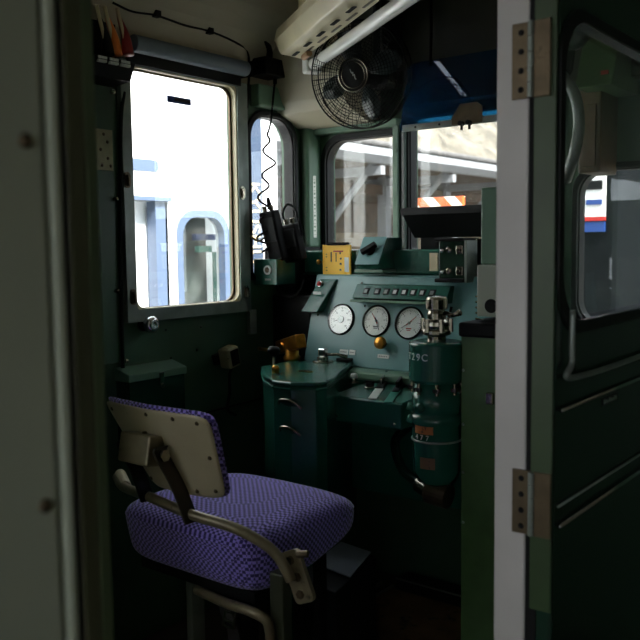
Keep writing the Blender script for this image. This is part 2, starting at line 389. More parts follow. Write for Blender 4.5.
# window_2 corner window
def win(name, lp, fn, d_in, lab, gm, k=.022, dn=None):
    w = bpy.data.objects.new(name, None); C.objects.link(w); w.location = fn(lp[0][0], lp[0][1]); w['kind'] = 'structure'; w['label'] = lab
    grow = shrink(lp, -.018)
    d = Vector(d_in)
    o = lin('window_seal', plate(nb(), grow, [shrink(lp, .004)], fn, d*.012), rubber, w, bevel=.004)
    o2 = lin('window_frame', plate(nb(), shrink(lp, -.001), [shrink(lp, k*.4)], fn, -d*.05), rubber, w)
    bm = plate(nb(), shrink(lp, .002), [], fn, -d*.004); bmesh.ops.translate(bm, verts=bm.verts, vec=-d*.03)
    lin('window_glass', bm, gm, w)
    return w
win('window_2', W2, fx(XL), (1, 0, 0), 'tall round-topped corner window beside the radio handsets', glass)
win('window_3', W3, fy(YF), (0, -1, 0), 'left front windscreen above the yellow card', dglass)
win('window_4', W4, fy(YF), (0, -1, 0), 'right front windscreen under the blue visor', dglass)
win('window_5', W5, fy(YF), (0, -1, 0), 'round-cornered front window seen through the green door glass', gglass)

# pillars
b = nb(); plate(b, rr(XL, YF-.13, XL+.075, YF+.0, (.0, .0, .0, .0)), [], fz(1.40), (0, 0, .60))
struct('trim_10', box((XL, 2.915, 1.44), (-2.345, YF, 2.06)), pillarg, 'pale green corner pillar between the windows', bevel=.02, seg=4)
b.free()
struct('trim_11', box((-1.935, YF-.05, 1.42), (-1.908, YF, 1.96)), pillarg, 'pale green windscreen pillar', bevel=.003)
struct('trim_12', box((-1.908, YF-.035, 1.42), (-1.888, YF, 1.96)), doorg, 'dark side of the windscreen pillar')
for k in range(6):
    pass
b = nb(); M = facing(ony(315, 208, 2.912), (0, -1, 0)); plate(b, rr(-.008, -.13, .008, .14, .002), [], fM(M), (0, -.001, 0))
s = tag(lin('pillar_sticker', b, inkw), 'narrow white vertical sticker on the pale green corner pillar', 'sticker')
b = nb()
for k in range(16):
    z = -.118+.016*k; bx(b, (-.004, z, .0012), (.004, z+.002+.006*((k*7) % 3)/2, .0018), M)
lin('print_marks', b, pillarg, s)

# side wall fittings of structure
struct('trim_13', box((XL, 1.25, 1.05), (XL+.012, 1.90, 2.1)), wallg, 'green door leaf edge behind the bronze hinge', bevel=.003)
b = nb(); tube(b, [onx(125, 416, XL+.004), onx(204, 413.5, XL+.004), onx(262, 398, XL+.004)], .0035, 6); struct('trim_14', b, blackm, 'thin dark seam across the lower side wall')

# ============================================================ BACKGROUND OUTSIDE
# white train on the next track
XT = -3.95
t = thing('white_train', 'white railway carriage standing outside the side window', 'train', (XT-1.2, 1.5, 0))
ye = onx(277, 180, XT).y
a = onx(180, 215, XT); c = onx(226, 306, XT); tw = rr(a.y, c.z-.01, c.y, a.z, (.04, .04, .13, .13), 8)
da = onx(133, 200, XT); dc = onx(165, 200, XT); dw = rr(da.y, .1, dc.y, da.z, .02)
lin('body', plate(nb(), rr(-4, -.3, ye, 3.1, (.02, .02, .08, .02)), [tw, dw], fx(XT), (-.08, 0, 0)), trainw, t)
lin('body_core', box((XT-2.2, -4, -.3), (XT-.5, ye, 3.05)), trainw, t, bevel=.1)
o = lin('window_frame', plate(nb(), shrink(tw, -.035), [shrink(tw, .01)], fx(XT+.012), (-.06, 0, 0)), greyb, t)
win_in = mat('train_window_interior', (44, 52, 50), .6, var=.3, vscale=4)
lin('window_glass', box((XT-.05, a.y, c.z-.02), (XT-.045, c.y, a.z)), glass, t)
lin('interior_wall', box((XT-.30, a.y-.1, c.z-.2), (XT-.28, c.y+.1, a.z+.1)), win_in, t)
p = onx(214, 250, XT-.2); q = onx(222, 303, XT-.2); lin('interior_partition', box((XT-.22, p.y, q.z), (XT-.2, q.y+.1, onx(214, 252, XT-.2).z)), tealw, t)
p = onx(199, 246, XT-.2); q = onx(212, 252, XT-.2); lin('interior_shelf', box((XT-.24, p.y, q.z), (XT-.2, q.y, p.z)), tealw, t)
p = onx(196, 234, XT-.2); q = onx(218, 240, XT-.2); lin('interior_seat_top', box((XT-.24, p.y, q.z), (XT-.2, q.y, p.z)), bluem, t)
# door recess
lin('door_panel', box((XT-.12, da.y, .1), (XT-.10, dc.y, da.z)), trainw, t)
p0 = onx(153, 200, XT-.02); p1 = onx(165, 200, XT-.02)
lin('door_pillar', box((XT-.08, p0.y, .1), (XT-.0, p1.y, da.z)), greyb, t)
lin('door_head', box((XT-.02, da.y-.03, da.z), (XT+.03, dc.y+.03, da.z+.025)), greyb, t)
p = onx(132, 158, XT); q = onx(158.5, 172, XT)
lin('vent_slot', plate(nb(), rr(p.y-.2, q.z+.0, q.y, p.z-.0, .025), [], fx(XT+.001), (.004, 0, 0)), greyb, t)
b = nb(); p = onx(238, 90, XT); q = onx(277, 90, XT)
p0 = onx(243, 180, XT+.002); p1 = onx(262, 180, XT+.002)
lin('colour_band', box((XT, p0.y, 0), (XT+.003, p1.y+.0, 2.9)), mat('dark_blue_grey_band', (56, 68, 88), .4), t)
# lettering read downwards, K at the top
pt = onx(253.5, 184, XT+.006); pb = onx(256, 262, XT+.006)
M = Matrix.Translation(((pt+pb)/2)) @ Matrix(((0, 0, 1, 0), (0, 1, 0, 0), (-1, 0, 0, 0), (0, 0, 0, 1)))
h = (pt.z-pb.z)
text('lettering', 'KYUSHU', M, .15, kyuc, t, spacing=.98, depth=.002)
# small sign on the window glass
p = onx(167, 95, XL-.007); q = onx(191, 107, XL-.007)
s = tag(lin('glass_sticker', plate(nb(), rr(p.y, q.z+.004, q.y, p.z, .001), [], fx(XL-.008), (.002, 0, 0)), bluem), 'small dark blue oblong sticker high on the side window glass', 'sticker')
b = nb(); bx(b, (XL-.006, p.y+.035, q.z+.012), (XL-.005, q.y-.004, p.z-.006)); lin('sticker_print', b, inkk, s)

# platform, track bed, station building
struct('ground', box((-40, -30, -1.3), (30, 60, -1.2)), concm, 'ground beside the tracks')
# canopy with pale gutter at x=-6.2
XG = -6.4
gl = onx(335, 146, XG); gr = onx(495, 177, XG)
zg = (gl.z+gr.z)/2
t = thing('platform_canopy', 'station platform canopy with pale gutter and brown underside beyond the windscreens', 'canopy', (XG-1.5, 9, 0))
b = nb(); prism(b, [(XG+.06, 3, zg+.13), (XG+.06, 3, zg+.02), (XG-.02, 3, zg-.08), (XG-.10, 3, zg-.08), (XG-.10, 3, zg+.13)], (0, 26, 0)); lin('gutter', b, gutter, t, bevel=.02)
b = nb(); cyl(b, (XG+.04, 3, zg+.17), (XG+.04, 29, zg+.17), .045, n=14); lin('roof_edge', b, tilem, t, smooth=True)
b = nb(); prism(b, [(XG, 3, zg+.16), (XG, 3, zg+.08), (XG-3.5, 3, zg-.3), (XG-3.5, 3, zg+.4)], (0, 26, 0)); lin('roof', b, brownp, t)
yc1 = onx(375, 165, XG-.15).y; yc2 = onx(447, 186, XG-.15).y
for k, y in enumerate((yc1-(yc2-yc1), yc1, yc2, 2*yc2-yc1)):
    b = nb(); bx(b, (XG-1.4, y-.08, -.4), (XG-1.24, y+.08, zg+.05)); lin('column', b, gutter, t)
    b = nb(); tube(b, [(XG-1.3, y, zg-1.25), (XG-.15, y-.0, zg-.02)], .055, 8); lin('brace', b, gutter, t)
    b = nb(); bx(b, (XG-2.2, y-.05, zg-.22), (XG-.02, y+.05, zg-.10)); lin('beam', b, gutter, t)
b = nb(); bx(b, (XG-1.5, 3, zg-.36), (XG-1.3, 29, zg-.2)); lin('purlin', b, brownw, t)
t = thing('station_building', 'station building with beige boarded wall below and brown timber above', 'building', (XG-3.6, 14, 0))
lin('wall', box((XG-3.8, 3, -1.2), (XG-3.6, 29, zg-.85)), beigep, t)
lin('upper_wall', box((XG-3.8, 3, zg-.85), (XG-3.58, 29, zg+.3)), brownw, t)
lin('fascia_board', box((XG-3.58, 3, zg-.92), (XG-3.52, 29, zg-.80)), brownw, t)
struct('ground_platform', box((XG-3.8, 3, -1.2), (XG+.2, 29, -.1)), concm, 'platform by the station building')
# hillside
b = nb(); nx, ny = 26, 60; V = []
for i in range(nx):
    for j in range(ny):
        x = -11-i*.8; y = 0+j*.9; z = -1+ i*.62+.5*math.sin(j*.7+i*.4)+.5*random.random()
        V.append(b.verts.new((x, y, z)))
for i in range(nx-1):
    for j in range(ny-1): b.faces.new((V[i*ny+j], V[(i+1)*ny+j], V[(i+1)*ny+j+1], V[i*ny+j+1]))
o = struct('ground_hillside', b, hillm, 'pale rocky hillside above the canopy')
# striped barrier just ahead
p = ony(405, 199, 4.2); q = ony(460, 210, 4.2)
t = thing('striped_barrier', 'orange and white striped barrier board outside the right windscreen', 'barrier', (p.x+.15, 4.2, -1.2))
lin('board', box((p.x, 4.19, q.z-.03), (q.x+.02, 4.22, p.z)), stripes, t)
for xx in (p.x+.05, q.x-.05):
    b = nb(); cyl(b, (xx, 4.23, -1.2), (xx, 4.23, p.z-.01), .015, n=12); lin('leg', b, gutter, t)
t = thing('dark_backdrop', 'dark backdrop wall added far ahead to darken the view through the green door glass', 'building', (1.0, 14, -1.2))  # added dark wall that keeps the view through the door glass dark
lin('wall', box((-6.0, 13, -1.2), (6, 14, 6)), mat('dark_backdrop_coat', (18, 21, 20), .9, spec=.08, var=.4, vscale=2), t)
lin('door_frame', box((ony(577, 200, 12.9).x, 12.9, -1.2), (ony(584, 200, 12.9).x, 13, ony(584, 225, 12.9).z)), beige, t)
# sunlit pale bench wall lower beyond windscreens and the carriage ahead seen through the door glass
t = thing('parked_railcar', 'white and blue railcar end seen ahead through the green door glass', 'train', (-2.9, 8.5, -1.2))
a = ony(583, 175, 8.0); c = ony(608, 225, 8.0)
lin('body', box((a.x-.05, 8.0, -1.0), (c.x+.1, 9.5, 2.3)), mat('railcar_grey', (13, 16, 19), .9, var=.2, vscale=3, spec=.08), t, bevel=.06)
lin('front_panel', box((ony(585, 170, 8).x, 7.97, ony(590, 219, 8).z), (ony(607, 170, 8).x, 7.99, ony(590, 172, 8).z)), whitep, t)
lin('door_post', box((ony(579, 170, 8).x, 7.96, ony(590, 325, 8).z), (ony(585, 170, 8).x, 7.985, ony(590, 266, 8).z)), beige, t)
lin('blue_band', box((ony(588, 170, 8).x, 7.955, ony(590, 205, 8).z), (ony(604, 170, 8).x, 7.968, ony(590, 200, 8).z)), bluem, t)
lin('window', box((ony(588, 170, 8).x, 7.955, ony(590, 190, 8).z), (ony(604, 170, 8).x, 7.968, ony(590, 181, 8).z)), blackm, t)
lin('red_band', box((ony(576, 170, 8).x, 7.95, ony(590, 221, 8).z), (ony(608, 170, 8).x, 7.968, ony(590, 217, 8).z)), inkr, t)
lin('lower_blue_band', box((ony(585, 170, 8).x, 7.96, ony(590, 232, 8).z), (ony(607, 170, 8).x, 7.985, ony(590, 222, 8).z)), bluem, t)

# ============================================================ DOOR (right)
d = bpy.data.objects.new('door_1', None); C.objects.link(d); d.location = (-.60, 1.41, 0); d['kind'] = 'structure'; d['label'] = 'dark green cab door with rounded glass, folded back at the right'
y0, y1 = 1.415, 2.30
XD = -.582
wz0, wz1 = 1.285, 1.86
gw = rr(onx(561, 200, XD).y, 1.30, 2.2, 1.855, .10, 8)
lin('door_panel', plate(nb(), [(y0, .02), (y1, .02), (y1, 2.34), (y0, 2.34)], [gw], fx(XD), (-.04, 0, 0)), doorg, d, bevel=.006)
lin('window_seal', plate(nb(), shrink(gw, -.016), [shrink(gw, .006)], fx(XD-.001), (.006, 0, 0)), rubber, d, bevel=.002)
lin('window_glass', plate(nb(), shrink(gw, -.002), [], fx(XD-.02), (-.004, 0, 0)), glass, d)
b = nb(); pl = [(onx(568, 200, XD).y+.0, 1.33), (onx(568, 200, XD).y, 1.24), (onx(568, 200, XD).y+.035, 1.205), (2.2, 1.205)]
tube(b, smoothpts([(XD+.012, u, v) for u, v in pl], 8), .006, 8); lin('window_bead', b, alu, d, smooth=True)
b = nb(); z = 1.151; tube(b, [(XD+.006, onx(558, 405, XD).y, z), (XD+.006, 2.27, z)], .004, 8); lin('upper_moulding', b, chrome, d, smooth=True)
b = nb(); z = .938; tube(b, [(XD+.006, onx(556, 520, XD).y, z), (XD+.006, 2.27, z)], .0045, 8); lin('lower_moulding', b, chrome, d, smooth=True)
b = nb(); z = .975; tube(b, [(XD+.004, onx(556, 505, XD).y, z), (XD+.004, 2.27, z)], .0025, 8); lin('thin_moulding', b, alu, d, smooth=True)
M = facing(onx(610, 399, XD+.001), (1, 0, 0)); b = nb(); bx(b, (-.045, -.008, 0), (.045, .008, .001), M); pl_ = lin('name_plate', b, black, d)
b = nb()
for k in range(8): bx(b, (-.038+.0098*k, -.0045, .001), (-.038+.0098*k+.006, .0045-(k % 3)*.002, .0015), M)
lin('plate_marks', b, alu, pl_)
lin('edge_strip', box((ony(532, 300, 1.41).x, 1.409, .80-.02), (ony(554, 300, 1.41).x, 1.4145, 2.33)), mat('dark_stile_green', (42, 62, 32), .45, var=.15, vscale=12), d, bevel=.002)
0 and lin('handle', tube(nb(), smoothpts([(XD, 2.2, 1.02), (XD+.05, 2.2, 1.03), (XD+.05, 2.2, 1.13), (XD, 2.2, 1.14)]), .008, 10), chrome, d, smooth=True)
# post
x0, x1 = ony(495, 300, 1.41).x, ony(527, 300, 1.41).x
struct('trim_15', box((x0, 1.41, 0), (x1, 1.43, ZC)), post, 'pale grey door post right of the cab', bevel=.004)
struct('trim_16', box((x1, 1.413, 0), (-.612, 1.425, ZC)), blackm, 'black strip painted as shade in the gap between post and door')  # black filler strip, the shade of the gap put into its colour
# hinges
for i, (pt_, pb_) in enumerate(((23, 98), (466, 535))):
    a = ony(513, pt_+2, 1.408); c = ony(532, pb_, 1.408); e = ony(551, pb_, 1.408)
    t = thing('door_hinge', 'tarnished steel hinge near the %s of the pale grey post' % ('top' if i == 0 else 'foot'), 'hinge', (c.x, 1.405, (a.z+c.z)/2))
    lin('hinge_leaf', box((a.x, 1.404, c.z), (c.x-.003, 1.41, a.z)), bronze, t, bevel=.001)
    lin('hinge_leaf', box((c.x+.004, 1.402, c.z), (e.x, 1.408, a.z)), bronze, t, bevel=.001)
    b = nb()
    n = 5; hh = (a.z-c.z)/n
    for k in range(n): cyl(b, (c.x, 1.401, c.z+k*hh+.0008), (c.x, 1.401, c.z+(k+1)*hh-.0008), .0055, n=14)
    lin('hinge_pin', b, alu, t, smooth=False)
    for k in range(4):
        for xx in ((a.x+c.x)/2-.001, (c.x+e.x)/2):
            z = c.z+(a.z-c.z)*(.12+.25*k); b = nb()
            lathe(b, [(0, 0), (.0055, 0), (.0045, .0015), (.002, .0008), (0, .0006)], (xx, 1.4035, z), (0, -1, 0), 14); lin('screw', b, blackm if xx < c.x else bronze, t, smooth=True)

# ============================================================ CAB THINGS
V3 = Vector
# ---- gauge panel
pb, pt = V3((0, 2.64, .978)), V3((0, 2.735, 1.335))
pdir = (pt-pb).normalized(); pn = V3((0, -pdir.z, pdir.y))       # panel normal towards driver
def PM(px, py, off=0):
    """frame on the sloping panel under the given line of sight"""
    d = ray(px, py); o = V3((0, 0, H)); k = pn.dot(pb-o)/pn.dot(d); return facing(o+d*k+pn*off, pn, pdir)
t = thing('instrument_panel', 'blue-green sloping instrument panel carrying three round gauges', 'panel', (-1.75, 2.75, .98))
xl, xr = -2.16, -1.22
b = prism(nb(), [(xl, pb.y, pb.z), (xl, pt.y, pt.z), (xl, 3.0, 1.335), (xl, 3.0, pb.z)], (xr-xl, 0, 0)); lin('panel_face', b, panelg, t, bevel=.006)
b = box((xl+.14, 2.56, .945), (xr, 3.0, .978)); lin('lower_ledge', b, pillarg, t, bevel=.008)
b = box((xl, 2.62, .50), (xr, 3.0, .945)); lin('lower_panel', b, conseg, t, bevel=.006)
# gauges
def gauge(px, py, lab, needles, kind):
    M = PM(px, py); o = M.translation
    r = .058
    b = nb(); lathe(b, [(r+.005, -.004), (r+.006, .004), (r+.004, .008), (r, .008), (r-.001, .003), (r-.001, -.004)], o, pn, 48); g = lin('gauge', b, blackm, t, smooth=True); g['label'] = lab
    b = nb(); lathe(b, [(0, .001), (r-.0005, .001), (r-.0005, .0), (0, 0)], o, pn, 48); lin('dial_face', b, whitep, g); f = g
    b = nb(); a0, a1 = (225, -45) if kind != 1 else (215, -35); n = 30
    for k in range(n+1):
        a = math.radians(a0+(a1-a0)*k/n); L = .008 if k % 5 == 0 else .0045; ri = r-.007-L
        T = M @ Matrix.Rotation(a, 4, 'Z'); bx(b, (ri, -.0007 if k % 5 else -.0012, .0012), (r-.007, .0007 if k % 5 else .0012, .0017), T)
    lin('scale_marks', b, inkk, f)
    for k in range(0, 7):
        a = math.radians(a0+(a1-a0)*k/6)
        T = M @ Matrix.Translation((math.cos(a)*(r-.022), math.sin(a)*(r-.022), .0013))
        text('numeral', str(k*(20 if kind == 0 else 2)), T, .0085, inkk, f, depth=.0002)
    if kind:
        T = M @ Matrix.Translation((0, -.022, .0013)); b = nb(); bx(b, (-.012, -.002, 0), (.012, .002, .0004), T); bx(b, (-.008, -.008, 0), (.008, -.005, .0004), T); lin('dial_print', b, inkr if kind == 2 else inkk, f)
    for ang, L, m in needles:
        T = M @ Matrix.Rotation(math.radians(ang), 4, 'Z'); b = nb(); prism(b, [T @ V3((-.014, -.0024, .004)), T @ V3((L, -.0009, .004)), T @ V3((L, .0009, .004)), T @ V3((-.014, .0024, .004))], pn*.001); lin('needle', b, m, g)
    b = nb(); rc = .014 if kind == 0 else .005; lathe(b, [(rc, .001), (rc, .006), (rc*.8, .007), (0, .007)], o, pn, 24); lin('hub', b, alu, g, smooth=False)
    b = nb(); lathe(b, [(0, .0072), (r, .0072), (r, .0077), (0, .0077)], o, pn, 48); lin('gauge_glass', b, gglass, g)
gauge(341.3, 319.5, 'leftmost round white gauge, with a large grey hub and one black needle', [(195, .036, inkk)], 0)
gauge(376.5, 321, 'middle round white gauge, above and left of the brass knob', [(-62, .04, inkk), (128, .036, inkr)], 1)
gauge(409.5, 323, 'rightmost round white gauge, beside the metal brake valve', [(215, .04, inkk), (40, .038, inkr)], 2)
# brass knob
M = PM(384, 344); 
b = nb(); lathe(b, [(.012, 0), (.012, .02), (.0, .02)], M.translation, pn, 20); g = lin('push_knob', b, blackm, t, smooth=True); g['label'] = 'large brass push knob on black collar below the middle gauge'
b = nb(); lathe(b, [(0, .018), (.020, .018), (.0235, .022), (.0245, .028), (.023, .036), (.018, .041), (0, .042)], M.translation, pn, 32); lin('knob_head', b, brass, g, smooth=True)
for px, py, w_, h_, m, lab in ((383.5, 356.5, .026, .0075, inkw, 'small white engraved plate below the brass knob'), (344, 352, .020, .010, inkw, 'white rocker switch plate, left of the pair below the first gauge'), (352.5, 352.5, .014, .010, inkw, 'white rocker switch plate, right of the pair below the first gauge')):
    M = PM(px, py); b = nb(); plate(b, rr(-w_, -h_, w_, h_, .002), [], fM(M), pn*.003)
    s = lin('label_plate' if px > 380 else 'rocker_switch', b, m, t, bevel=.0008); s['label'] = lab
    b = nb()
    for k in range(5): bx(b, (-w_*.7+k*w_*.3, -.002, .003), (-w_*.7+k*w_*.3+w_*.16, .002, .0034), M)
    lin('print_marks', b, inkk, s)
for px, py in ((362, 283), (446, 309), (318, 315), (318, 366), (365, 306)):
    M = PM(px, py); b = nb(); lathe(b, [(0, 0), (.004, 0), (.003, .002), (0, .0022)], M.translation, pn, 12); lin('panel_screw', b, nickel, t, smooth=True)
# bar strip leaning right of gauges
a, c = PM(452, 307, .004).translation, PM(446, 330, .004).translation
b = nb(); tube(b, [a, c], .005, 8); lin('edge_bar', b, blackm, t)
# ---- indicator lamp strip
L0 = ony(357, 284, 2.70); L1 = ony(451, 289, 2.70); L2 = ony(357, 301, 2.66)
t = thing('indicator_strip', 'long dark green indicator box with a row of small white windows above the gauges', 'indicator panel', ((L0.x+L1.x)/2, 2.72, L2.z))
b = prism(nb(), [(L0.x, 2.69, L2.z), (L0.x, 2.665, L2.z+.012), (L0.x, 2.70, L0.z), (L0.x, 2.76, L0.z), (L0.x, 2.76, L2.z)], (L1.x-L0.x, 0, 0)); lin('housing', b, conseg, t, bevel=.003)
b = box((L0.x-.003, 2.655, L2.z-.004), (L1.x-.03, 2.70, L2.z+.006)); lin('lower_lip', b, pillarg, t, bevel=.002)
nrm = V3((0, -(L0.z-L2.z-.012), .035)).normalized(); mid = V3((0, 2.6825, (L0.z+L2.z+.012)/2))
for k, (px, lit) in enumerate(((366, 0), (377, 0), (386, 0), (395, 1), (404, 1), (413, 1), (422, 1), (432, 0))):
    x = ony(px, 294, 2.68).x; M = facing((x, mid.y, mid.z), nrm, V3((0, .5, 1))); b = nb(); bx(b, (-.013, -.014, -.002), (.013, .014, .002), M); l_ = lin('lamp_bezel', b, blackm, t, bevel=.001)
    b = nb(); bx(b, (-.008, -.009, .002), (.006, .007, .0035), M); lin('lamp_window', b, inkw if lit else alu, l_)
# ---- sill shelf box across the front
zt, zb = ony(370, 249.5, 2.80).z, ony(370, 274, 2.80).z
t = thing('front_shelf', 'dark green metal shelf running below the windscreens', 'shelf', (-1.8, 2.9, zb))
b = box((XL+.02, 2.80, zb), (-1.22, YF, zt)); lin('shelf_box', b, conseg, t, bevel=.008)
b = box((XL+.02, 2.79, zb-.006), (-1.22, 2.84, zb)); lin('shelf_lip', b, conseg, t)
p = ony(318, 262, 2.79); b = nb(); lathe(b, [(.0, 0), (.010, 0), (.011, .008), (.007, .012), (0, .012)], (p.x, 2.80, p.z), (0, -1, 0), 20); lin('brass_button', b, brass, t, smooth=True)
b = nb(); bx(b, (ony(433, 260, 2.79).x-.018, 2.794, ony(433, 271, 2.79).z), (ony(437, 260, 2.79).x, 2.80, ony(433, 253, 2.79).z)); lin('shelf_label', b, cream2, t)
# ---- yellow card in clips
a, c = ony(322, 245, 2.775), ony(350, 281, 2.775)
t = thing('yellow_card', 'bright yellow lettered card held in dark clips on the green front shelf', 'sign', ((a.x+c.x)/2, 2.785, c.z))
crd = lin('card', box((a.x, 2.778, c.z), (c.x, 2.786, a.z)), yellow, t, bevel=.001)
for z in (a.z-.002, c.z-.010): lin('clip', box((a.x+.03, 2.770, z), (c.x-.02, 2.80, z+.012)), blackm, t, bevel=.001)
b = nb()
for (u, v, w_, h_) in ((.3, .2, .04, .55), (.48, .22, .03, .5), (.62, .2, .05, .12), (.64, .36, .05, .1), (.63, .5, .06, .12), (.62, .67, .06, .1), (.12, .25, .05, .05), (.12, .32, .05, .05), (.12, .62, .05, .05), (.12, .7, .05, .05)):
    x = a.x+(c.x-a.x)*u; z = a.z+(c.z-a.z)*v; bx(b, (x, 2.7772, z-(a.z-c.z)*h_*.5), (x+(c.x-a.x)*w_, 2.778, z))
lin('printed_marks', b, inkk, crd)
b = nb(); bx(b, (a.x+(c.x-a.x)*.8, 2.777, c.z+(a.z-c.z)*.25), (a.x+(c.x-a.x)*.95, 2.778, c.z+(a.z-c.z)*.65)); lin('white_patch', b, inkw, crd)
b = nb(); bx(b, (a.x+(c.x-a.x)*.4, 2.777, c.z+(a.z-c.z)*.80), (a.x+(c.x-a.x)*.75, 2.778, c.z+(a.z-c.z)*.84)); lin('red_print', b, inkr, crd)
# ---- box with black rotary knob (sloping face)
YS = 2.70
A = ony(361, 238, YS+.03); B = ony(385, 238, YS+.03); Cc = ony(379, 264, YS); D = ony(354, 264, YS); back = 2.86
t = thing('rotary_switch_box', 'green box with sloping face and black rotary knob, right of the yellow card', 'switch box', ((A.x+B.x)/2, 2.78, D.z-.01))
x0s, x1s = (A.x+D.x)/2, (B.x+Cc.x)/2
b = prism(nb(), [(x0s, YS-.005, D.z), (x0s, YS+.055, A.z), (x0s, back, A.z), (x0s, back, D.z-.02), (x0s, YS+.01, D.z-.02)], (x1s-x0s, 0, 0)); lin('housing', b, conseg, t, bevel=.003)
fu = V3((0, .06, A.z-D.z)).normalized(); fn_ = V3((0, -fu.z, fu.y)); o = V3(((x0s+x1s)/2, YS+.025, (A.z+D.z)/2)); M = facing(o, fn_, fu)
b = nb(); plate(b, rr(-(x1s-x0s)/2+.003, -.062, (x1s-x0s)/2-.003, .062, .003), [], fM(M), fn_*.003); lin('face_plate', b, panelg, t)
b = nb(); lathe(b, [(.022, .003), (.020, .014), (0, .014)], o, fn_, 24); bx(b, (-.034, -.010, .010), (.034, .010, .030), M @ Matrix.Rotation(math.radians(35), 4, 'Z')); lin('rotary_knob', b, black, t, bevel=.003)
b = nb(); bx(b, (x0s-.005, YS, D.z-.032), (x1s+.01, back, D.z-.022)); lin('mounting_plate', b, pillarg, t)
# ---- box with two chrome toggles
YS = 2.70; A = ony(438, 238, YS); B = ony(468, 238, YS); D = ony(438, 282, YS)
t = thing('toggle_switch_box', 'dark green box with two chrome levers at the right end of the shelf', 'switch box', ((A.x+B.x)/2, 2.78, D.z))
b = box((A.x+.004, YS, D.z+.01), (B.x, 2.82, A.z-.008)); lin('housing', b, doorg, t, bevel=.003)
for z0_, z1_ in ((D.z, D.z+.014), (A.z-.012, A.z)): lin('guard_bar', box((A.x-.002, YS-.025, z0_), (B.x-.006, YS+.1, z1_)), black, t, bevel=.004)
lin('side_bracket', box((B.x-.004, YS-.02, D.z), (B.x+.006, YS+.06, A.z-.01)), alu, t, bevel=.001)
for py in (250, 271):
    o = ony(449, py, YS); b = nb(); lathe(b, [(.012, 0), (.012, .006), (.008, .010), (0, .010)], o, (0, -1, 0), 18); k = lin('switch_boss', b, nickel, t, smooth=True)
    b = nb(); tube(b, [o+V3((0, -.008, 0)), o+V3((-.006, -.03, .0)), o+V3((-.010, -.04, -.004))], [.004, .006, .007], 10); lin('toggle_lever', b, chrome, k, smooth=True)
    o = ony(461, py, YS); b = nb(); bx(b, o+V3((-.014, -.012, -.016)), o+V3((.012, 0, .016))); cyl(b, o+V3((0, -.012, 0)), o+V3((0, -.026, 0)), .009, n=14); lin('contact_block', b, nickel, t, bevel=.002)
# lamp / sockets behind it at right
p0, p1 = ony(466, 239, 2.80), ony(484, 263, 2.80)
t = tag(lin('socket_box', box((p0.x, 2.78, p1.z), (p1.x, 2.9, p0.z)), blackm, bevel=.003), 'black socket box behind the toggle switch box with an ivory cap', 'socket')
b = nb(); o = ony(473, 243, 2.78); bx(b, o+V3((-.02, -.012, -.016)), o+V3((.02, 0, .014))); lin('ivory_cap', b, cream2, t, bevel=.004)

# ---- small angled indicator box left
a = ony(308, 281, 2.74); c = ony(330, 312, 2.70)
t = thing('pilot_lamp_box', 'dark green wedge box with a small red lamp left of the gauges', 'indicator', ((a.x+c.x)/2, 2.72, c.z))
b = prism(nb(), [(a.x+.03, 2.65, c.z), (a.x+.08, 2.72, a.z+.01), (a.x+.08, 2.80, a.z+.01), (a.x+.03, 2.80, c.z)], (.085, 0, 0)); lin('housing', b, conseg, t, bevel=.004)
o = ony(320, 284, 2.705); b = nb(); lathe(b, [(.010, 0), (.010, .008), (.006, .013), (0, .014)], o, (0, -1, .3), 16); lin('lamp_lens', b, inkr, t, smooth=True)
b = nb(); lathe(b, [(.014, -.006), (.014, .004), (.010, .004)], o, (0, -1, .3), 18); lin('lamp_ring', b, chrome, t, smooth=True)
o = ony(319, 293, 2.69); b = nb(); bx(b, o+V3((-.020, -.014, -.006)), o+V3((.020, -.010, .006))); lin('lamp_label', b, inkw, t)

# ---- controller console
zt = 1.0
poly = [onz(px, py, zt) for px, py in ((261, 366), (263, 374), (272, 380), (290, 382.5), (316, 382.5), (327, 381), (336, 376), (354, 361), (357, 356))]
pass
bl_ = V3((poly[0].x, 2.55, zt)); br_ = V3((poly[-1].x, 2.55, zt))
outl = [bl_] + poly + [br_]
cen = sum(outl, V3())/len(outl)
t = thing('controller_console', 'dark green floor-standing controller console with rounded lid beside the instrument panel', 'console', (cen.x, cen.y, 0))
b = prism(nb(), [p-V3((0, 0, .016)) for p in outl], (0, 0, .016)); lin('lid', b, panelg if False else conseg, t, bevel=.007, seg=3)
b = prism(nb(), [cen+(p-cen)*.965+V3((0, 0, -zt)) for p in outl], (0, 0, zt-.016)); lin('body', b, conseg, t, bevel=.004)
b = prism(nb(), [cen+(p-cen)*1.012-V3((0, 0, .030)) for p in outl], (0, 0, .010)); lin('lid_flange', b, conseg, t, bevel=.004)
yf = min(p.y for p in poly)*.965+cen.y*.035-.0
for py_, w_ in ((403, .05), (430, .045)):
    o = ony(290, py_, yf-.002); b = nb()
    tube(b, smoothpts([o+V3((-w_, 0, -.008)), o+V3((-w_*.7, -.012, .008)), o+V3((0, -.014, .012)), o+V3((w_*.7, -.012, .002)), o+V3((w_, 0, -.014))]), .0045, 8); h_ = lin('pull_handle', b, nickel, t, smooth=True)
    b = nb(); lathe(b, [(0, 0), (w_*.72, 0), (w_*.6, .004), (0, .005)], o, (0, -1, 0), 24, sq=.35); lin('keyhole_cover', b, conseg, h_, smooth=True)
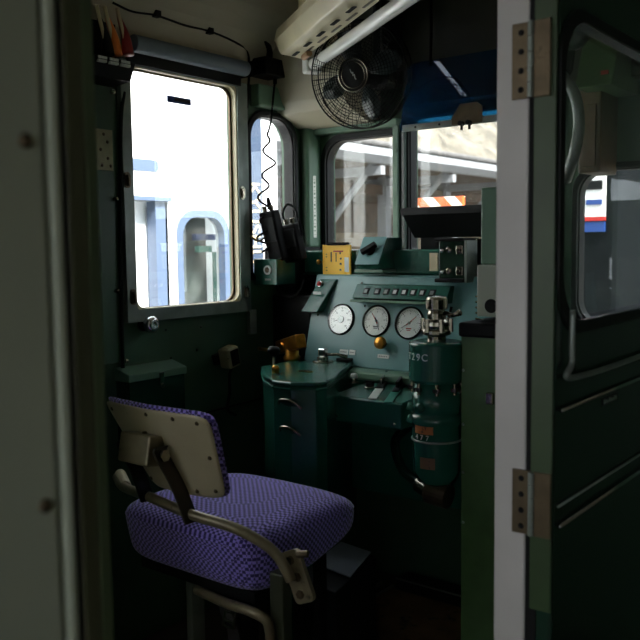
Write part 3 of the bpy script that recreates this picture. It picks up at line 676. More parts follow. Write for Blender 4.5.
# brass handle of controller
o = onz(292, 360, zt)
CON = t
b = nb(); lathe(b, [(0, 0), (.034, 0), (.036, .012), (.028, .022), (.028, .045), (.022, .052), (0, .052)], o, n=28); t = lin('controller_handle', b, brass, CON, smooth=True); t['label'] = 'worn brass controller handle'
b = nb(); b2 = smoothpts([o+V3((-.02, -.03, .035)), o+V3((.0, .02, .055)), o+V3((.03, .07, .062)), o+V3((.05, .10, .045))])
M = Matrix.Translation(o+V3((-.01, 0, .062))) @ Matrix.Scale(1.25, 4) @ Matrix.Rotation(math.radians(-20), 4, 'Z') @ Matrix.Rotation(math.radians(-14), 4, 'Y')
b = nb(); bx(b, (-.065, -.018, -.022), (.075, .018, .022), M); cyl(b, M @ V3((-.02, -.024, -.002)), M @ V3((-.02, .024, -.002)), .016); lin('handle_block', b, brass, t, bevel=.006, seg=3)
b = nb(); tube(b, smoothpts([M @ V3((-.05, 0, .0)), M @ V3((-.09, -.02, -.004)), M @ V3((-.15, -.035, .012))]), [.010]*7+[.008]*6, 12); lin('handle_arm', b, brass, t, smooth=True)
q = onz(273, 353, 1.07); b = nb(); lathe(b, [(0, 0), (.012, .002), (.022, .012), (.024, .024), (.018, .034), (0, .038)], q+V3((0, 0, -.012)), (.2, 0, 1), 24); lin('handle_knob', b, black, t, smooth=True)
b = nb(); cyl(b, (q.x, q.y, zt+.02), (q.x, q.y, 1.06), .007); lin('knob_stem', b, nickel, t)
o2 = onz(268, 374, zt); b = nb(); lathe(b, [(0, 0), (.014, 0), (.014, .02), (.009, .028), (0, .028)], o2+V3((.01, .03, 0)), n=16); lin('brass_nut', b, brass, t, smooth=True)
# key selector
o = onz(323, 362, zt)
b = nb(); lathe(b, [(0, 0), (.042, 0), (.040, .006), (.022, .008), (.022, .022), (0, .022)], o, n=28); t = lin('selector_lever', b, nickel, CON, bevel=.002); t['label'] = 'chrome selector lever'
b = nb(); bx(b, o+V3((-.016, -.012, .02)), o+V3((.018, .012, .055))); lin('lever_head', b, chrome, t, bevel=.005)
b = nb(); tube(b, [o+V3((0, 0, .03)), o+V3((.05, .03, .03)), o+V3((.085, .045, .02))], [.006, .006, .009], 10); lin('lever_arm', b, nickel, t, smooth=True)
o = onz(345, 361, zt); b = nb(); bx(b, o+V3((-.03, -.02, 0)), o+V3((.03, .02, .012))); lin('catch_plate', b, blackm, CON, bevel=.003)
o = onz(305, 371.5, zt); b = nb(); bx(b, o+V3((-.03, -.008, 0)), o+V3((.03, .008, .002))); lin('index_plate', b, brass, CON)

# ---- desk box
zt = .93; f0 = onz(334, 393, zt); f1 = onz(398, 404, zt)
yfd = (f0.y+f1.y)/2; xl_, xr_ = f0.x, f1.x; zb_ = ony(335, 421, yfd).z
t = thing('switch_desk', 'green switch desk box projecting below the instrument panel', 'desk', ((xl_+xr_)/2, yfd+.15, zb_))
b = prism(nb(), [(xl_, yfd, zb_), (xl_, yfd, zt-.004), (xl_, 2.615, zt+.018), (xl_, 2.615, zb_)], (xr_-xl_, 0, 0)); lin('housing', b, conseg, t, bevel=.008, seg=3)
for x in (xl_+.03, xr_-.03):
    b = nb(); lathe(b, [(0, 0), (.005, 0), (.004, .003), (0, .003)], (x, yfd, zb_+.02), (0, -1, 0), 12); lin('screw', b, nickel, t, smooth=True)
def dz(px, py):
    p = onz(px, py, zt+.006); p.z = zt-.004+(p.y-yfd)/(2.615-yfd)*.022; return p
o = dz(354, 384)
b = nb(); lathe(b, [(0, 0), (.020, 0), (.020, .003), (.009, .004), (.009, .018)], o, n=20); s = lin('chrome_knob', b, nickel, t, smooth=True)
b = nb(); lathe(b, [(0, .018), (.013, .018), (.015, .024), (.012, .034), (0, .036)], o, n=20); lin('knob_cap', b, whitep, s, smooth=True)
o = dz(363, 378); b = nb(); lathe(b, [(0, 0), (.012, 0), (.012, .012), (.006, .015), (.006, .028), (0, .028)], o, n=16); lin('push_button', b, black, t, smooth=True)
o = dz(370, 388)
b = nb(); lathe(b, [(0, 0), (.022, 0), (.021, .004), (0, .004)], o, n=24); s = lin('rotary_switch', b, nickel, t, smooth=True)
b = nb(); lathe(b, [(0, .004), (.016, .004), (.014, .018), (0, .019)], o, n=24); bx(b, o+V3((-.018, -.004, .016)), o+V3((.018, .004, .024))); lin('switch_knob', b, black, s, bevel=.001)
for i, (px, py, qx, qy, lc) in enumerate(((372, 397, 392, 377, inkw), (388, 400, 408, 380, tealw))):
    A = dz(px, py); B = dz(qx, qy); mid_ = (A+B)/2
    slab = ('flat black lever switch with a white label, left of the two on the desk' if i == 0 else 'flat black lever switch with a pale green label, right of the two on the desk')
    dirv = (B-A).normalized(); side = V3((dirv.y, -dirv.x, 0)).normalized(); up = V3((0, 0, 1)); L = (B-A).length
    Mx = Matrix(((side.x, dirv.x, up.x, A.x), (side.y, dirv.y, up.y, A.y), (0, dirv.z, up.z, A.z+.001), (0, 0, 0, 1)))
    b = nb(); bx(b, (-.013, L*.32, 0), (.013, L, .008), Mx); s = lin('lever_switch', b, black, t, bevel=.001); s['label'] = slab
    b = nb(); bx(b, (-.014, 0, 0), (.014, L*.34, .004), Mx); lin('switch_label', b, lc, s)
    b = nb(); bx(b, (-.006, L*.42, .006), (.006, L*.72, .030), Mx); lin('lever', b, blackm if i else nickel, s, bevel=.003)

# ---- brake valve
ax_ = ony(437, 350, 2.30); X0, Y0 = ax_.x-.001, 2.30
def zz(py): return ony(437, py, 2.30).z
t = thing('brake_valve', 'green cylindrical brake valve with painted markings right of the gauges', 'brake valve', (X0, Y0, zz(480)))
o = V3((X0, Y0, 0)); z_top = zz(341)
R = .088
b = nb(); lathe(b, [(0, z_top+.002), (R-.02, z_top+.002), (R-.003, z_top-.002), (R, z_top-.008), (R, zz(378)), (R-.006, zz(381)), (0, zz(381))], o, n=48); cap_ = lin('cap', b, conseg, t, smooth=False, bevel=.001)
b = nb(); lathe(b, [(0, zz(381)), (.072, zz(381)), (.072, zz(391)), (.078, zz(392)), (.079, zz(410)), (.072, zz(412)), (.082, zz(413)), (.083, zz(421)), (.078, zz(423)), (.077, zz(446)), (.075, zz(470)), (.062, zz(480)), (.03, zz(484)), (0, zz(484))], o, n=48); lin('body', b, conseg, t, smooth=True)
b = nb(); ring(b, o+V3((0, 0, zz(438))), (0, 0, 1), .079, .0035, 48); lin('clamp_ring', b, alu, t, smooth=True)
for k in range(8):
    a = math.radians(200+k*45+10); b = nb(); p = o+V3((math.cos(a)*.078, math.sin(a)*.078, zz(392))); cyl(b, p, p+V3((0, 0, .036)), .006, n=8); bx(b, p+V3((-.009, -.009, .010)), p+V3((.009, .009, .022))); lin('bolt', b, nickel, t, smooth=False)
for a, py in ((215, 407), (262, 404), (225, 418)):
    a = math.radians(a); p = o+V3((math.cos(a)*.082, math.sin(a)*.082, zz(py))); b = nb(); lathe(b, [(0, -.01), (.013, -.01), (.015, 0), (.013, .012), (0, .014)], p, (math.cos(a), math.sin(a), .3), 14); lin('boss', b, conseg, t, smooth=True)
def curvepatch(z0, z1, a0, a1, r, n=10):
    b = nb(); prev = None
    for k in range(n+1):
        a = math.radians(a0+(a1-a0)*k/n); c_ = [b.verts.new((X0+rr2*math.cos(a), Y0+rr2*math.sin(a), z)) for rr2, z in ((r, z0), (r, z1), (r+.0012, z1), (r+.0012, z0))]
        if prev:
            for i in range(4): b.faces.new((prev[i], prev[(i+1) % 4], c_[(i+1) % 4], c_[i]))
        prev = c_
    return b
vd = math.degrees(math.atan2(-Y0, -X0))        # direction back to the viewer side
if vd < 0: vd += 360
lin('orange_plate', curvepatch(zz(430), zz(418), vd-58, vd-8, .0785), labelo, t)
lin('maker_plate', curvepatch(zz(464), zz(453), vd-42, vd-4, .0765), mat('brown_maker_plate', (112, 86, 66), .5, dirt=(60, 50, 40), dscale=40, dlo=.56), t)
def curved_text(name, s, ang, z, r, size, m, par):
    a = math.radians(ang); M = facing((X0+math.cos(a)*r, Y0+math.sin(a)*r, z), (math.cos(a), math.sin(a), 0)); o_ = text(name, s, M, size, m, par, depth=.0015)
    return o_
for k, ch in enumerate('T29C'):
    curved_text('painted_letter', ch, vd-70+k*15, zz(355), R+.0005, .031, inkw, cap_)
for k, ch in enumerate('477'):
    curved_text('painted_digit', ch, vd-52+k*15, zz(435.5)+.006, .0785, .022, inkw, t)
# nickel head
p = o+V3((0, 0, z_top)); b = nb()
lathe(b, [(0, 0), (.030, 0), (.030, .016), (.046, .022), (.046, .034), (.040, .04), (.044, .05), (.043, .062), (.030, .070), (.030, .088), (.026, .098), (.034, .102), (.035, .132), (.030, .140), (.012, .143), (.0, .143)], p+V3((.0, 0, 0)), n=28); h_ = lin('valve_head', b, nickel, t, smooth=False, bevel=.001)
for k in range(6):
    a = k*PI/3+.3; q = p+V3((math.cos(a)*.044, math.sin(a)*.044, .03)); b = nb(); cyl(b, q, q+V3((0, 0, .042)), .008, n=6); lin('head_nut', b, nickel, h_)
b = nb(); tube(b, [p+V3((.03, 0, .09)), p+V3((.065, -.01, .085)), p+V3((.09, -.015, .095))], [.008, .006, .011], 10); lin('side_cock', b, nickel, h_, smooth=True)
# pipes under
q0 = ony(431, 491, 2.3); q1 = ony(449, 497, 2.3)
t2 = thing('brass_union', 'brass pipe union below the brake valve', 'pipe fitting', q0)
b = nb(); cyl(b, q0+V3((-.01, 0, .0)), q1+V3((0, 0, 0)), .040, n=20); lin('union_body', b, bronze, t2, bevel=.003)
b = nb(); cyl(b, q0+V3((-.055, .02, .01)), q0, .030, n=20); lin('union_nut', b, nickel, t2, bevel=.003)
b = nb(); tube(b, smoothpts([q0+V3((-.05, .02, .01)), q0+V3((-.16, .08, .03)), q0+V3((-.24, .16, .10)), q0+V3((-.24, .26, .14))]), .017, 10); lin('pipe', b, doorg, t2, smooth=True)
b = nb(); cyl(b, (X0, Y0, zz(484)), (X0, Y0, q0.z), .022, n=16); lin('vertical_pipe', b, doorg, t2)

# ---- tall green cabinet right
a = ony(461, 322, 2.30)
cx1 = -1.05
t = thing('tall_cabinet', 'narrow tall olive-green cabinet beside the grey door post', 'cabinet', ((a.x+cx1)/2, 2.45, 0))
lin('body', box((a.x, 2.30, 0), (cx1, 2.62, a.z-.02)), edgeg, t, bevel=.004)
lin('top_cap', box((a.x-.006, 2.29, a.z-.045), (cx1, 2.63, a.z+.0)), black, t, bevel=.008)
for py in (370, 424, 472, 522):
    p = ony(462, py, 2.3); b = nb(); lathe(b, [(0, 0), (.005, 0), (.004, .003), (0, .003)], p+V3((.004, 0, 0)), (0, -1, 0), 12); lin('rivet', b, alu, t, smooth=True)
p = ony(491, 398, 2.3); b = nb(); bx(b, p+V3((-.010, -.018, -.018)), p+V3((.014, 0, .018))); lin('latch', b, nickel, t, bevel=.003)
a = ony(477, 237, 2.36); c = ony(493, 320, 2.36)
t = thing('grey_valve_box', 'grey painted box standing on the narrow green cabinet', 'box', ((a.x+c.x)/2+.03, 2.42, c.z))
zc_ = .0
lin('housing', box((a.x, 2.36, ony(470, 318, 2.3).z), (cx1-.01, 2.52, ony(480, 265, 2.36).z)), alu if False else panelw, t, bevel=.004)
b = nb(); o = ony(491, 306, 2.358); lathe(b, [(0, 0), (.022, 0), (.02, .004), (0, .003)], o, (0, -1, 0), 20); lin('port', b, blackm, t)
for k in range(5):
    p = ony(474, 298+5.5*k, 2.4); b = nb(); tube(b, [V3((a.x+.005, 2.40, p.z)), V3((a.x-.022, 2.395, p.z+.006))], .0035, 6); lin('terminal', b, nickel, t)
p0 = ony(484, 190, 2.44); p1 = ony(497, 262, 2.44)
t = thing('duct_post', 'pale green scuffed duct rising above the grey box to the windscreen top', 'duct', (p0.x, 2.44, p1.z))
lin('duct', box((p0.x, 2.42, ony(480, 265, 2.36).z), (cx1-.03, 2.52, ony(484, 188, 2.44).z)), pillarg, t, bevel=.004)

# ---- dark sunshade under right windscreen
a, c = ony(405, 209, 2.86), ony(486, 204, 2.86)
t = thing('dark_tray', 'dark tilted equipment tray across the lower right windscreen', 'tray', ((a.x+c.x)/2, 2.9, a.z-.1))
b = prism(nb(), [(a.x, 2.84, a.z), (a.x, 2.84, a.z-.025), (a.x, 2.93, a.z-.115), (a.x, 2.98, a.z-.115), (a.x, 2.96, a.z)], (c.x-a.x+.1, 0, 0)); lin('tray_body', b, blackm, t, bevel=.002)
b = box((a.x-.002, 2.832, a.z-.026), (c.x+.1, 2.842, a.z+.003)); lin('front_edge', b, darkbox, t, bevel=.001)
for x in (a.x+.03, c.x+.04): lin('support', box((x, 2.93, ony(370, 249.5, 2.80).z), (x+.12 if x < -1.7 else x+.03, 2.97, a.z-.10)), blackm, t)

# ---- blue visor
A = ony(401, 62, 2.84); B = ony(408, 131, 2.84); z_t, z_b = A.z, B.z; xv0, xv1 = A.x, -1.22
t = thing('sun_visor', 'transparent blue sun visor with a metal clamp rail above the right windscreen', 'visor', ((xv0+xv1)/2, 2.86, z_b))
b = nb(); plate(b, rr(xv0-.0, z_b, xv1, z_t, (.005, .005, .04, .04)), [], lambda u, v: V3((u, 2.83+(v-z_b)*.22, v)), (0, .005, 0)); lin('visor_sheet', b, visorm, t)
b = prism(nb(), [(xv0+.015, 2.823, z_b-.004), (xv0+.015, 2.823, z_b+.022), (xv0+.015, 2.829, z_b+.022), (xv0+.015, 2.829, z_b-.004)], (xv1-xv0-.015, 0, 0)); lin('clamp_rail', b, alu, t, bevel=.001)
m_ = ony(467, 120, 2.82); M = facing((m_.x, 2.82, z_b+.03), (0, -1, 0)); b = nb()
prism(b, [M @ V3(p) for p in ((-.065, -.03, 0), (.062, -.03, 0), (.062, .028, 0), (.04, .045, 0), (-.03, .045, 0), (-.065, .0, 0))], (0, .004, 0)); br = lin('bracket', b, bronze, t, bevel=.001)
for xx in (-.02, .012):
    b = nb(); cyl(b, M @ V3((xx, -.028, -.005)), M @ V3((xx, -.028, .02)), .009, n=12); cyl(b, M @ V3((xx, -.03, .004)), M @ V3((xx, -.052, .004)), .005, n=10); lin('thumb_screw', b, blackm, br)
for px in (415, 439): 
    x = ony(px, 128, 2.82).x; b = nb(); lathe(b, [(0, 0), (.005, 0), (.004, .003), (0, .003)], (x, 2.823, z_b+.009), (0, -1, 0), 12); lin('screw', b, blackm, t)
# visor hangs from two stays
for x in (xv0+.10, xv1-.1):
    b = nb(); tube(b, [(x, 2.845+(z_t-z_b)*.22-.01, z_t-.02), (x, 2.90, z_t+.10), (x, 2.90, ZC)], .006, 8); lin('stay', b, blackm, t, smooth=True)

# ---- destination box behind visor (dark)
t = thing('indicator_box', 'dark olive box under the ceiling behind the fan and blue visor', 'box', (-1.5, 2.9, 2.10))
ob = mat('dark_olive_paint', (40, 44, 28), .5, var=.15)
z0_ = 2.012
lin('housing', box((-1.86, 2.935, z0_), (-.66, YF-.005, ZC-.005)), ob, t, bevel=.004); lin('side_casing', prism(nb(), [(-2.06, 2.86, 2.10), (-2.06, 2.80, 2.18), (-2.06, 2.80, ZC-.005), (-2.06, YF-.03, ZC-.005), (-2.06, YF-.03, 2.10)], (.19, 0, 0)), ob, t, bevel=.004)
p = ony(481, 30, 2.8); lin('panel_joint', box((p.x-.003, 2.93, z0_), (p.x+.003, 2.935, ZC-.01)), blackm, t)

# ---- fan
c0 = V3(ony(358, 75, 2.60)); fax = (V3((0, 0, H))-c0); fax.z *= .6; fax = (fax.normalized()+V3((-.42, -.12, -.05))).normalized()
t = thing('cab_fan', 'black wire-caged electric fan hanging from the ceiling above the left windscreen', 'fan', c0+V3((0, 0, .1)))
RF = 43/837*c0.length
Mf = frame(c0, fax)
def fp(r, a, h): return Mf @ V3((r*math.cos(a), r*math.sin(a), h))
def prof_h(r): return .0+.035*(1-(r/RF)**2)
b = nb()
for r in [RF*(k/18) for k in range(6, 19)]: ring(b, Mf @ V3((0, 0, prof_h(r))), fax, r, .0013 if r < RF*.99 else .0032, 48, 5)
for k in range(60):
    a = 2*PI*k/60; tube(b, [fp(RF*.3, a, prof_h(RF*.3)), fp(RF*.65, a, prof_h(RF*.65)), fp(RF, a, 0)], .0011, 4)
lin('front_guard', b, blackm, t)
b = nb()
for r in [RF*(k/9) for k in range(4, 10)]: ring(b, Mf @ V3((0, 0, -.05-.045*(1-(r/RF)**2))), fax, r, .0013 if r < RF*.99 else .0032, 48, 5)
for k in range(24):
    a = 2*PI*k/24; tube(b, [fp(RF*.3, a, -.09), fp(RF*.65, a, -.076), fp(RF, a, -.05), fp(RF*1.01, a, -.02), fp(RF, a, 0)], .0012, 4)
lin('rear_guard', b, blackm, t)
b = nb(); lathe(b, [(0, .034), (RF*.30, .034), (RF*.32, .038), (RF*.30, .042), (0, .043)], c0, fax, 40); bd = lin('badge', b, black, t, smooth=False)
for r in (.30, .24):
    b = nb(); ring(b, Mf @ V3((0, 0, .0435)), fax, RF*r, .0022 if r > .27 else .0013, 40, 6); lin('badge_ring', b, nickel, bd, smooth=True)
b = nb()
Mt = facing(Mf @ V3((0, 0, .0435)), fax)
for (u, v) in ((-.004, .018), (0, .006), (.004, -.006)): bx(b, (u-.003, v-.006, 0), (u+.003, v+.006, .001), Mt @ Matrix.Rotation(.5, 4, 'Z'))
b.free(); b = nb(); tube(b, smoothpts([Mt @ V3(q_) for q_ in ((-.010, .022, .001), (-.004, .008, .001), (.001, .010, .001), (.000, -.002, .001), (.006, .002, .001), (.008, -.012, .001), (.012, -.016, .001))]), .0016, 5); lin('badge_script', b, inkw, bd)
b = nb(); lathe(b, [(0, -.02), (.035, -.02), (.035, -.10), (.05, -.105), (.052, -.17), (.035, -.19), (0, -.19)], c0, fax, 28); lin('motor', b, blackm, t, smooth=True)
for k in range(4):
    b = nb(); a = 2*PI*k/4+.3; pr_ = []
    n = 8; rows = []
    for i in range(n+1):
        r = .03+(RF*.88-.03)*i/n; wd = .25+.55*math.sin(PI*min(1, i/n*.9+.1)); rows.append([b.verts.new(fp(r, a-wd*.5, -.035)), b.verts.new(fp(r, a+wd*.5, -.008))])
    for i in range(n): b.faces.new((rows[i][0], rows[i][1], rows[i+1][1], rows[i+1][0]))
    o_ = lin('blade', b, mat('fan_blade_dark', (40, 52, 50), .3), t, smooth=True); s_ = o_.modifiers.new('s', 'SOLIDIFY'); s_.thickness = .002
mp = c0-fax*.14
b = nb(); tube(b, smoothpts([mp, mp+V3((0, .02, .08)), V3((mp.x, mp.y+.02, 2.3)), V3((mp.x, mp.y+.02, ZC))]), .014, 12); lin('hanger', b, blackm, t, smooth=True)
b = nb(); lathe(b, [(0, 0), (.05, 0), (.05, -.015), (0, -.015)], (mp.x, mp.y+.02, ZC), n=24); lin('ceiling_plate', b, blackm, t)

# ---- fluorescent light fitting
zL = 2.17
P0 = onz(311, 65, zL); P1 = (onz(421, 3, zL)+(P0+(onz(330, 0, zL)-onz(287, 52, zL)).normalized()*.8))/2
dl = (P1-P0).normalized(); sl = V3((dl.y, -dl.x, 0))          # sl: towards the tube side / right in picture
if sl.dot(RV) < 0: sl = -sl
Ml = Matrix(((dl.x, sl.x, 0, P0.x), (dl.y, sl.y, 0, P0.y), (0, 0, 1, zL), (0, 0, 0, 1)))
t = thing('fluorescent_light', 'cream slotted fluorescent lamp fitting with one tube on the cab ceiling', 'lamp', (P0.x, P0.y, zL))
sec = [(-.14, zL+.13), (-.15, zL+.085), (-.125, zL+.035), (-.035, zL+.02), (.0, zL+.07), (.0, zL+.13)]
b = nb(); prism(b, [Ml @ V3((.0, u, v-zL)) for u, v in sec], dl*1.2); lin('housing', b, cream2, t, bevel=.004)
for k in range(6):
    for u in (-.088,):
        M = Ml @ Matrix.Translation((.09+.155*k, u, .0195)); b = nb(); plate(b, rr(-.038, -.008, .038, .008, .007), [], fM(M), (0, 0, -.001)); lin('slot', b, blackm, t)
for k in range(5):
    M = Ml @ Matrix.Translation((.16+.155*k, -.055, .022)); b = nb(); plate(b, rr(-.05, -.005, .05, .005, .004), [], fM(M), (0, 0, -.001)); lin('vent_slot', b, bronze, t)
for u in (.02, 1.16):
    M = Ml @ Matrix.Translation((u, .0, -.0)); b = nb(); bx(b, (-.036, -.034, -.036), (.022, .034, .06), M); lin('lamp_holder', b, whitep, t, bevel=.01, seg=3)
b = nb(); cyl(b, Ml @ V3((.02, .0, -.006)), Ml @ V3((1.15, .0, -.006)), .023, n=24); lin('tube', b, tubew, t, smooth=False)
b = nb(); cyl(b, Ml @ V3((.07, -.05, .012)), Ml @ V3((.14, -.05, .012)), .012, n=16); lin('starter', b, mat('brown_starter', (168, 132, 96), .5), t)
for u in (.2, .95):
    b = nb(); M = Ml @ Matrix.Translation((u, -.07, 0)); bx(b, (-.03, -.03, .13), (.03, .03, ZC-zL), M); lin('hanger', b, cream2, t)
b = nb(); lathe(b, [(0, 0), (.005, 0), (0, .003)], Ml @ V3((.025, -.12, .026)), (0, 0, -1), 12); lin('screw', b, nickel, t)

# ---- black conduit on ceiling, junction box
jb = onx(268, 70, XL+.03)
t = thing('junction_box', 'black junction box at the ceiling corner above the corner window', 'box', jb)
lin('housing', box((XL+.0, onx(253, 70, XL+.03).y, onx(268, 79, XL+.03).z), (XL+.10, onx(283, 70, XL+.03).y-.03, onx(268, 62, XL+.03).z)), black, t, bevel=.004)
b = nb(); lathe(b, [(0, 0), (.008, 0), (.008, .02), (0, .02)], (XL+.05, jb.y+.02, onx(268, 79, XL+.03).z), (0, 0, -1), 14); lin('cable_gland', b, blackm, t)
pts = [V3((XL+.05, jb.y-.02, jb.z+.01)), V3((XL+.06, jb.y-.03, 2.27)), V3((XL+.10, 2.50, 2.34)), onz(290, 12, 2.40), onz(318, 0, 2.405), onz(350, -12, 2.405)]
tag(lin('conduit', tube(nb(), smoothpts(pts), .014, 12), blackm, smooth=True), 'thick black conduit curving from the junction box across the cream ceiling', 'conduit')

# ---- cable with clips along cove
def onceil(px, py):
    """point on the cove surface under a line of sight"""
    d = ray(px, py); best = None
    for k in range(1, 4000):
        p = V3((0, 0, H))+d*(k*.001/F*1.2)
        if p.z >= ZC-.004: return V3((p.x, p.y, ZC-.004))
        if p.z > 2.12 and p.x < -1.93:
            q = (XL+.46-p.x)/.46; a = math.acos(max(-1, min(1, q))) if q <= 1 else PI/2
            if p.z >= 2.12+.30*math.sin(a) -.003: return p
        if p.x <= XL+.006: return p
    return p
cp = [onceil(px, py) for px, py in ((112, 2), (132, 11), (156, 15), (185, 25), (210, 31), (235, 42), (247, 52))]
cp += [V3((XL+.02, onx(251, 70, XL+.03).y, 2.17)), V3((XL+.012, onx(248, 90, XL+.02).y, onx(248, 108, XL+.02).z))]
t = thing('ceiling_cable', 'thin black cable clipped along the cream cove above the side window', 'cable', cp[0])
lin('wire', tube(nb(), smoothpts(cp), .0055, 8), blackm, t, smooth=True)
for px, py in ((156, 14), (209, 31)):
    p = onceil(px, py); b = nb(); bx(b, p+V3((-.014, -.014, -.012)), p+V3((.014, .014, .014))); lin('clip', b, black, t, bevel=.003)
# ---- vertical cable left of window
pts = [onx(124, 92, XL+.02), onx(121, 120, XL+.025), onx(120, 200, XL+.02), onx(121, 290, XL+.02), onx(123, 368, XL+.02)]
t = thing('wall_cable', 'black cable running down the wall beside the left edge of the side window', 'cable', pts[-1])
lin('wire', tube(nb(), smoothpts(pts), .007, 8), blackm, t, smooth=True)
for px, py in ((113, 92), (116, 199), (117, 291), (126, 361)):
    p = onx(px, py, XL+.02); b = nb(); lathe(b, [(0, -.02), (.008, -.02), (.008, .006), (.004, .010), (0, .010)], p, (1, 0, 0), 12); lin('clip_screw', b, nickel, t, smooth=True)

# ---- hinge plate on wall
p0, p1 = onx(95, 128, XL+.02), onx(114, 171, XL+.02)
t = thing('wall_hinge_plate', 'rusty cream hinge plate on the wall left of the side window', 'hinge', (XL, (p0.y+p1.y)/2, p1.z))
lin('plate', box((XL+.012, p0.y, p1.z), (XL+.018, p1.y, p0.z)), hingec, t, bevel=.001)
for u, v in ((.5, .12), (.3, .5), (.7, .3), (.7, .7), (.35, .88), (.85, .88)):
    b = nb(); lathe(b, [(0, 0), (.006, 0), (.004, .002), (0, .002)], (XL+.018, p0.y+(p1.y-p0.y)*u, p0.z+(p1.z-p0.z)*v), (1, 0, 0), 12); lin('screw', b, bronze, t, smooth=True)

# ---- roller blind tube over window
a, c = onx(137, 42, XL+.06), onx(246, 71, XL+.06)
zr = (a.z+c.z)/2
t = thing('roller_blind', 'rolled-up grey blind mounted above the side window', 'blind', (XL+.05, (a.y+c.y)/2, zr-.03))
b = nb(); cyl(b, (XL+.06, a.y-.02, zr), (XL+.06, c.y, zr), .030, n=28); lin('roll', b, rollg, t, bevel=.004)
b = nb(); bx(b, (XL+.02, a.y-.02, zr-.062), (XL+.032, c.y, zr-.02)); lin('mounting_rail', b, darkbox, t)
b = nb(); cyl(b, (XL+.06, c.y, zr), (XL+.06, c.y+.012, zr), .018, n=16); lin('end_pin', b, blackm, t)
b = nb(); bx(b, (XL, c.y+.006, zr-.03), (XL+.085, c.y+.012, zr+.03)); lin('end_bracket', b, blackm, t)

# ---- knife breakers
YB = onx(110, 60, XL+.09)
a, c = onx(88, 62, XL+.10), onx(133, 88, XL+.10)
t = thing('breaker_panel', 'black breaker panel with white markings in the upper left cab corner', 'breaker panel', (XL+.05, (a.y+c.y)/2, 1.98))
yb0, yb1 = onx(86, 60, XL+.1).y, onx(130, 60, XL+.1).y
zb0, zb1, zb2 = onx(110, 81, XL+.1).z, onx(110, 57, XL+.1).z, 2.30
lin('back_plate', box((XL+.0, yb0, zb0+.01), (XL+.03, yb1, zb2)), blackm, t, bevel=.003)
b = nb(); prism(b, [(XL, yb0, zb0), (XL+.10, yb0, zb0+.01), (XL+.13, yb0, zb1-.01), (XL+.06, yb0, zb1+.01), (XL, yb0, zb1+.01)], (0, yb1-yb0, 0)); ch = lin('chute', b, black, t, bevel=.003)
b = nb(); random.seed(3)
for k in range(3):
    for q in range(2):
        for r_ in range(3):
            y = yb0+.02+(yb1-yb0-.04)*(k+.12+.25*r_)/3; z = zb1-.012-.011*q
            bx(b, (XL+.128-.03*(q)*.4, y, z-.006), (XL+.1325, y+.009+.004*random.random(), z+.002))
lin('white_marks', b, inkw, ch)
for k, (px, m, nm) in enumerate(((104, blackm, 'black'), (112, orange, 'yellow'), (124, redm, 'red'))):
    P = [onx(px-8+q[0], q[1], XL+X_) for q, X_ in (((0, 3), .05), ((4, 20), .08), ((8, 36), .10), ((10, 46), .10))]
    s = thing('knife_switch', {'black': 'leftmost knife switch on the breaker panel, with a black grip', 'yellow': 'middle knife switch with a yellow-orange grip', 'red': 'right knife switch with a dark red grip, nearest the window'}[nm], 'switch', P[-1], 'knife switches in the corner')
    lin('blade', tube(nb(), smoothpts(P), .007, 8, flat=.6), cream2, s, smooth=True)
    g_ = smoothpts([P[1]+V3((-.015, .010, .01)), P[2]+V3((-.004, .010, .0)), P[3]+V3((.004, .004, -.03))])
    lin('grip', tube(nb(), g_, [.008+.014*i/(len(g_)-1) for i in range(len(g_))], 10), m, s, smooth=True)
    p = P[0]; b = nb(); bx(b, p+V3((-.05, -.012, -.012)), p+V3((.008, .012, .012))); lin('jaw', b, nickel, s, bevel=.002)

# ---- chrome knob under window
p = onx(143, 324, XL+.0)
b = nb(); lathe(b, [(0, 0), (.026, 0), (.026, .012), (.018, .016), (.018, .03), (0, .03)], p, (1, 0, 0), 24); t = lin('window_knob', b, blackm, W1OBJ, smooth=True); t['label'] = 'chrome knob below the window'
b = nb(); lathe(b, [(0, .028), (.022, .028), (.030, .036), (.030, .056), (.022, .064), (.008, .064), (0, .060)], p, (1, 0, 0), 24); lin('knob_head', b, chrome, t, smooth=True)
for px, py in ((166, 330), (201, 327), (171, 358), (197, 350)):
    p = onx(px, py, XL); b = nb(); lathe(b, [(0, 0), (.005, 0), (.003, .0025), (0, .0025)], p, (1, 0, 0), 12)
    tag(lin('wall_bolt', b, blackm, smooth=True), 'small dark bolt head on the green wall below the side window', 'bolt', 'bolts below the side window')
# ---- toolbox
a, c = onx(122, 376, XL+.08), onx(187, 367, XL+.08)
ty0, ty1, tz = a.y+.03, c.y, (a.z+c.z)/2
t = thing('wall_box', 'green lidded metal box fixed to the side wall above the seat back', 'box', (XL+.055, (ty0+ty1)/2, tz-.20))
lin('body', box((XL, ty0+.006, tz-.24), (XL+.072, ty1-.006, tz-.02)), doorg, t, bevel=.003)
b = prism(nb(), [(XL, ty0, tz+.022), (XL+.08, ty0, tz), (XL+.08, ty0, tz-.026), (XL, ty0, tz-.026)], (0, ty1-ty0, 0)); lin('lid', b, pillarg, t, bevel=.003)
b = nb(); p = V3((XL+.08, (ty0+ty1)/2+.01, tz-.02)); bx(b, p+V3((0, -.010, -.03)), p+V3((.006, .010, .014))); ring(b, p+V3((.008, 0, -.034)), (1, 0, 0), .008, .002, 14, 6); lin('hasp', b, nickel, t, bevel=.001)
